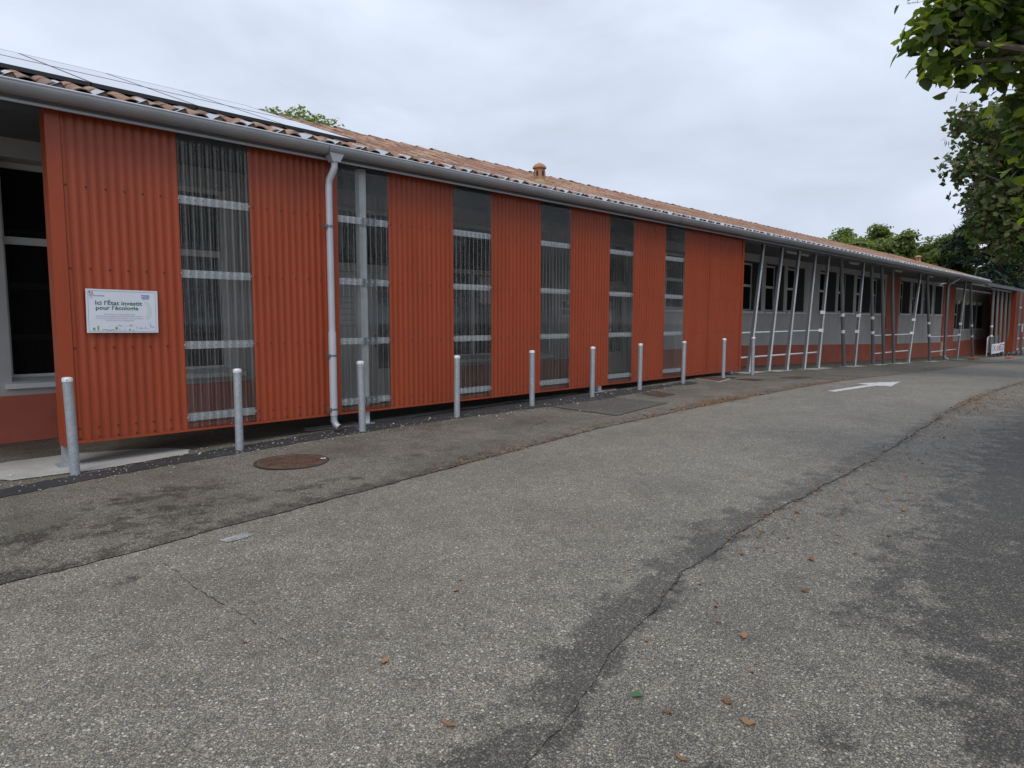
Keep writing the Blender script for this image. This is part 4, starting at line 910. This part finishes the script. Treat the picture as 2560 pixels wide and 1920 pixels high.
def sample_blobs(blobs, dens):
    P = []; Nn = []
    for x, y, z, rx, rzv in blobs:
        n = int(dens*rx*rx*rzv*4.2); d = rng.normal(size=(n, 3)); d /= np.linalg.norm(d, axis=1)[:, None]; r = rng.random(n)**(1/2.2)
        q = d*r[:, None]*np.array([rx, rx, rzv])*(1+.16*np.sin(d[:, :1]*7+x)+.13*np.sin(d[:, 2:]*9+y)); P.append(q+np.array([x, y, z]))
        nn_ = d*.8+rng.normal(size=(n, 3))*.75+np.array([0, 0, .75]); Nn.append(nn_/np.linalg.norm(nn_, axis=1)[:, None])
    return np.concatenate(P), np.concatenate(Nn)
def limb(mb, a, b, r0, r1, bend=.15, n=6):
    a = Vector(a); b = Vector(b); d = (b-a).length; off = Vector((random.uniform(-1, 1), random.uniform(-1, 1), random.uniform(0, 1)))*bend*d
    mb.tube([a+(b-a)*t+off*(4*t*(1-t)*.5) for t in np.linspace(0, 1, n)], [r0+(r1-r0)*t for t in np.linspace(0, 1, n)], 8)
def tree(name, label, base, blobs, mat, leaf, dens, shape=SIMPLE, trunk_r=.2, group=None, split=.35):
    t = thing(name, label, 'tree', base, group); tb = MB(); bx, by, bz = base; zc = sum(b[2] for b in blobs)/len(blobs); zlow = min(b[2]-b[4] for b in blobs)
    fork = (bx, by, bz+(zlow-bz)*.9+.3); limb(tb, base, fork, trunk_r*1.25, trunk_r*.8, .03); limb(tb, fork, (bx, by, zc+.5), trunk_r*.8, trunk_r*.3, .05)
    for b in blobs: limb(tb, (bx, by, fork[2]+max(0, (b[2]-fork[2])*.3)), b[:3], trunk_r*.42, trunk_r*.06)
    tb.build('trunk', M_['bark'], t, True); P, Nn = sample_blobs(blobs, dens)
    return t, P, Nn
def rand_blobs(cx, cy, cz, rx, rzv, n, br, seed):
    rs = random.Random(seed); out = [(cx, cy, cz, rx*.62, rzv*.62)]
    for _ in range(n):
        while True:
            u, v, w = rs.uniform(-1, 1), rs.uniform(-1, 1), rs.uniform(-1, 1); q = u*u+v*v+w*w
            if .3 < q < .95: break
        k = rs.uniform(.7, 1.25)*br; out.append((cx+u*rx*.85, cy+v*rx*.85, cz+w*rzv*.85, k, k*.72))
    return out
# near lime tree on the right, its lowest twigs hang into the picture
nb = [(5.36, -6.32, 3.66, .20, .16), (5.52, -6.46, 3.50, .26, .19), (5.48, -6.38, 3.86, .22, .18), (5.62, -6.52, 3.76, .30, .26), (5.78, -6.62, 4.0, .4, .36), (5.84, -6.74, 3.58, .34, .26), (5.86, -6.80, 3.26, .22, .17), (5.86, -6.86, 2.98, .2, .16), (5.84, -6.90, 2.72, .17, .14), (5.92, -7.0, 2.46, .2, .15), (6.05, -7.05, 3.1, .3, .3), (6.1, -7.1, 2.75, .3, .3), (5.6, -6.4, 4.4, .45, .35), (6.2, -7.1, 4.3, .7, .6)]
ob = [(6.9, -7.7, 4.3, 1.0, .8), (7.3, -8.8, 5.0, 1.4, 1.1), (7.4, -9.9, 4.7, 1.5, 1.0), (6.2, -9.4, 5.3, 1.5, 1.0), (5.0, -8.7, 5.6, 1.2, .8), (8.4, -8.3, 5.2, 1.4, 1.0), (7.2, -9.2, 6.4, 1.6, 1.1), (6.3, -7.5, 5.4, .9, .7)]
TB = (7.2, -9.2, gf(7.2))
t1, P1, N1 = tree('lime_tree', 'near lime tree whose large leaves hang in at the upper right', TB, nb+ob[:3], LEAF_NEAR, .1, 0.01, HEART, .2)
Pn, Nn_ = sample_blobs(nb, 2300); Po, No = sample_blobs(ob, 110)
sz = rng.uniform(.048, .088, len(Pn)); sz = sz.astype(float)
tw = MB()
for b_ in nb:
    for _ in range(5):
        c0 = Vector(b_[:3]); limb(tw, c0+Vector((random.gauss(0, .05)+.1, random.gauss(0, .05)-.1, .02)), c0+Vector((random.uniform(-1, 1)*b_[3]*.75, random.uniform(-1, 1)*b_[3]*.75, random.uniform(-1, 1)*b_[4]*.75)), .006, .002, .1, 4)
tag(tw.build('twigs', M_['bark'], t1, True), kind='stuff')
# choose the leaves that show largest in the picture
rel = Pn-np.array(CAM); dep = rel@np.array(fw); uu = 1280+1689.2*(rel@np.array(r2))/dep; vv_ = 960-1689.2*(rel@np.array(u2))/dep
infr = (uu > 2150) & (uu < 2580) & (vv_ > -20) & (vv_ < 760); rank = np.where(infr, sz/dep, -1); pick = np.argsort(-rank)[:300]; rest = np.setdiff1d(np.arange(len(Pn)), pick)
lmes = []
for k in range(4):
    pts = [(x*random.uniform(.85, 1.1), y, z+random.uniform(-.06, .06)) for x, y, z in HEART[0]]; lmes.append(MB().add(pts, HEART[1]).mesh('leaf', LEAF_NEAR, 'all'))
crown = foliage('crown', LEAF_NEAR, t1, np.concatenate([Pn[rest], Po]), np.concatenate([Nn_[rest], No]), np.concatenate([sz[rest], rng.uniform(.08, .13, len(Po))]), HEART)
for i in pick:
    nv = Vector(Nn_[i]); q = nv.to_track_quat('Z', 'Y').to_matrix() @ Matrix.Rotation(random.uniform(0, 6.28), 3, 'Z')
    s_ = float(sz[i]); inst('leaf', lmes[random.randrange(4)], Pn[i], t1, q.to_euler(), (s_, s_, s_))
# second lime further along, brownish
bl = rand_blobs(22.2, -6.45, 6.0, 3.2, 2.7, 34, 1.0, 5)+[(19.6, -3.7, 6.55, .55, .4), (19.3, -3.75, 5.4, .6, .45), (19.8, -4.3, 3.9, .7, .5), (20.4, -4.4, 4.6, .9, .6)]
t, P, Nn = tree('lime_tree', 'second lime tree with browning leaves, behind the near one', (22.5, -7.0, gf(22)), bl, None, 0, 330, trunk_r=.24); foliage('crown', LEAF_MID, t, P, Nn, rng.uniform(.14, .24, len(P)), SIMPLE)
bl = rand_blobs(36, -4.6, 5.2, 3.4, 2.8, 22, 1.1, 8)
t, P, Nn = tree('lime_tree', 'third lime tree with dark crown, above the far end of the gutter', (36.5, -5.5, gf(36)), bl, None, 0, 200, trunk_r=.24); foliage('crown', LEAF_MID, t, P, Nn, rng.uniform(.14, .22, len(P)), SIMPLE)
bl = rand_blobs(52, -4.6, 6.0, 4.0, 4.0, 24, 1.4, 9)
t, P, Nn = tree('dark_tree', 'dark broad tree beyond the far canopy at the right edge', (52, -5, gf(52)), bl, None, 0, 60, trunk_r=.3); foliage('crown', LEAF_GREEN, t, P, Nn, rng.uniform(.18, .3, len(P)), SIMPLE)
# cedar
def cedar(x, y, z0, h, rad, label):
    t = thing('cedar_tree', label, 'tree', (x, y, z0)); tb = MB(); tb.tube([(x, y, z0), (x, y, z0+h*.5), (x, y, z0+h)], [.45, .3, .05], 10); P = []; Nn = []
    for k in range(110):
        f_ = random.random()**.8; zz = z0+2+(h-2.2)*f_; ln = rad*(1-f_*.8)*random.uniform(.75, 1.1); a = random.uniform(0, 6.283); d = np.array([math.cos(a), math.sin(a), 0.])
        tip = np.array([x, y, zz])+d*ln+np.array([0, 0, -.28*ln]); limb(tb, (x, y, zz), tuple(tip), .07, .015, .08, 4)
        m = 260; s_ = rng.random(m)**.6; side = np.array([-d[1], d[0], 0]); w = (rng.random(m)-.5)*1.5*(.35+ (1-s_)*.8)
        q = np.array([x, y, zz])+d*(s_*ln)[:, None]+side*w[:, None]; q[:, 2] += -.28*ln*s_**1.5+rng.normal(size=m)*.08-np.abs(w)*.25
        P.append(q); nn_ = rng.normal(size=(m, 3))*.5+np.array([0, 0, 1]); Nn.append(nn_/np.linalg.norm(nn_, axis=1)[:, None])
    tb.build('trunk', M_['bark'], t, True); P = np.concatenate(P); Nn = np.concatenate(Nn); foliage('crown', LEAF_DARK, t, P, Nn, rng.uniform(.25, .5, len(P)), NEEDLE)
cedar(63, 2.6, -1, 16.5, 6.2, 'tall dark cedar with drooping boughs behind the end of the building')
# round trees behind the roof
for k, (x, y, z, rx, rzv, lab) in enumerate(((59.4, 12.9, 6.9, 3.0, 2.5, 'rounded green tree behind the roof, leftmost of the three at the far right'), (62.8, 10.5, 7.0, 3.3, 2.9, 'taller rounded green tree behind the roof, middle of the three'), (66, 7.0, 6.8, 3.4, 2.9, 'bushy green tree behind the roof, next to the cedar'))):
    bl = rand_blobs(x, y, z, rx, rzv, 22, .95, 20+k); t, P, Nn = tree('rounded_tree', lab, (x, y, -.9), bl, None, 0, 300, trunk_r=.22, group='round trees behind the far roof'); foliage('crown', LEAF_GREEN, t, P, Nn, rng.uniform(.2, .32, len(P)), SIMPLE)
bl = rand_blobs(75, 0, 5, 7, 5, 26, 2.0, 31); t, P, Nn = tree('dark_tree', 'dark tree filling the gap behind the far red screen', (75, 0, -1), bl, None, 0, 22, trunk_r=.3); foliage('crown', LEAF_DARK, t, P, Nn, rng.uniform(.3, .5, len(P)), SIMPLE)
bl = [(12.6, 16.3, 8.2, 1.5, 1.3), (13.4, 15.9, 8.3, 1.3, 1.0), (12.0, 16.6, 8.5, .8, .9)]+[(12.0+.27*i, 16.8-.28*i, 9.1+random.uniform(-.1, .15)-.018*i*i, .13, .5) for i in range(9)]
t, P, Nn = tree('pollard_tree', 'small light green tree top peeping over the ridge above the solar panels', (12.8, 16.1, .2), bl, None, 0, 420, trunk_r=.18); foliage('crown', LEAF_GREEN, t, P, Nn, rng.uniform(.12, .2, len(P)), SIMPLE)

for k, (x, y, zc, r_) in enumerate(((5, -17.5, 5.4, 3.6), (12, -17, 5.4, 3.4), (19, -16.5, 5.6, 3.5), (27, -16, 5.3, 3.5), (35, -15.5, 5.6, 3.6), (43, -15, 5.4, 3.5), (51, -15, 5.6, 3.6))):
    bl = rand_blobs(x, y, zc*.76, r_*1.0, 2.4, 18, 1.3, 60+k); t, P, Nn = tree('lime_tree', 'lime tree of the row across the yard behind the viewer, %s from the left' % ordn[k], (x, y, gf(x)), bl, None, 0, 20, trunk_r=.25, group='limes across the yard'); foliage('crown', LEAF_MID, t, P, Nn, rng.uniform(.3, .5, len(P)), SIMPLE)

# ------------------------------------------------------------------ fallen leaves, litter and loose stones
def ground_h(x, y):
    if y > float(np.interp(x, *E1)): return gf(x)+.013
    if y > float(np.interp(x, *E2)): return gf(x)+.008
    return gf(x)+.003
dl = []
for k in range(4):
    n = 9; pts = [(0, 0, .004)]+[((.5+.12*random.uniform(-1, 1))*math.cos(q)*random.uniform(.5, 1), .26*math.sin(q)*random.uniform(.7, 1.2), random.uniform(0, .28)*abs(math.cos(q))+.01) for q in np.linspace(0, 2*math.pi, n+1)[:-1]]
    dl.append(MB().add(pts, [(0, 1+i, 1+(i+1) % n) for i in range(n)]).mesh('fallen_leaf', LEAF_DRY, 'all'))
GL = [(2.13, -6.42), (2.35, -6.55), (2.28, -6.67), (1.93, -6.60), (1.73, -6.5), (2.62, -6.52), (2.9, -6.35), (2.95, -6.2), (3.1, -6.1), (1.85, -6.78), (1.62, -6.86), (2.55, -6.05), (3.3, -5.9), (3.6, -6.35), (4.1, -6.2), (4.4, -6.35), (4.9, -6.4), (3.9, -5.85), (5.2, -6.0), (5.6, -6.3), (4.4, -5.75), (5.0, -5.75), (6.2, -6.2), (6.8, -6.0), (1.6, -5.35), (1.25, -4.75), (2.3, -5.0), (2.42, -4.9), (1.0, -2.5), (1.2, -2.2), (2.0, -2.3), (1.5, -5.9), (3.2, -5.5), (5.8, -5.0), (7.5, -6.2), (8.4, -5.9)]
for k, (x, y) in enumerate(GL):
    s_ = random.uniform(.035, .072); o = inst('fallen_leaf', dl[k % 4], (x, y, ground_h(x, y)), None, (R(random.uniform(-8, 8)), R(random.uniform(-8, 8)), random.uniform(0, 6.28)), (s_, s_, s_))
    tag(o, 'dry brown fallen leaf lying on the asphalt', 'leaf', 'fallen leaves on the asphalt')
o = inst('fallen_leaf', MB().add(HEART[0], HEART[1]).mesh('fallen_leaf_green', plain('green_leaf', (.05, .11, .04), .6, 0, .1, 30), 'all'), (2.16, -6.28, ground_h(2.16, -6.28)+.006), None, (R(4), 0, 1.2), (.045, .045, .045)); tag(o, 'single green leaf lying on the asphalt by the long seam', 'leaf')
def litter(name, pts, smin, smax, mat, label):
    n = len(pts); P = np.array(pts); Nn = rng.normal(size=(n, 3))*.3+np.array([0, 0, 1]); Nn /= np.linalg.norm(Nn, axis=1)[:, None]
    r = bpy.data.objects.new(name, None)
    V = leaf_arrays(P, Nn, rng.uniform(smin, smax, n), SIMPLE); me = bpy.data.meshes.new(name); me.from_pydata(V.reshape(-1, 3).tolist(), [], [(4*i, 4*i+1, 4*i+2, 4*i+3) for i in range(n)])
    me.materials.append(mat); me.attributes.new('rnd', 'FLOAT', 'FACE').data.foreach_set('value', (rng.random(n)*50).astype(np.float32)); bpy.data.objects.remove(r)
    o = bpy.data.objects.new(name, me); C.objects.link(o); tag(o, label, 'litter', kind='stuff')
L1 = []
for _ in range(5200):
    x = random.choice((random.uniform(4, 12), random.uniform(9, 32), random.gauss(10.5, .6), random.gauss(14, 2))); y = float(np.interp(x, *E1))+abs(random.gauss(0, .1+.008*x))-.04
    if x > 2 and y < 1.5: L1.append((x, y, gf(x)+.014))
litter('leaf_litter', L1, .012, .032, LEAF_DRY, 'brown leaf litter gathered along the edge of the road')
L2 = []
for _ in range(1600):
    x = random.choice((random.uniform(4, 16), random.uniform(9, 26), random.gauss(13, 1))); y = float(np.interp(x, *E2))-abs(random.gauss(0, .3))+.08; L2.append((x, y, gf(x)+.009))
litter('seam_litter', L2, .015, .04, LEAF_DRY, 'sparse brown litter along the right-hand seam of the road')
sv, sf_ = [], []
for _ in range(900):
    x = random.uniform(.8, 12.5); y = random.gauss(-.42-.05*math.sin(x), .24)
    if x > 7 and random.random() < .3: y = random.uniform(-1.6, -.3)
    r = random.choice((.004, .005, .006, .008)) if random.random() < .97 else random.uniform(.012, .02); z = gf(x)+.018; n = len(sv)
    q = [(x+r*random.uniform(.7, 1.3)*c_[0], y+r*random.uniform(.7, 1.3)*c_[1], z+r*.8*c_[2]) for c_ in ((1, 0, .5), (0, 1, .5), (-1, 0, .5), (0, -1, .5), (0, 0, 1.1), (0, 0, -.4))]
    sv += q; sf_ += [tuple(n+i for i in f) for f in ((0, 1, 4), (1, 2, 4), (2, 3, 4), (3, 0, 4), (1, 0, 5), (2, 1, 5), (3, 2, 5), (0, 3, 5))]
tag(MB().add(sv, sf_).build('loose_gravel', plain('pale_gravel', (.5, .48, .43), .9, 0, .35, 200)), 'pale loose gravel scattered over the black asphalt strip', 'gravel', kind='stuff')
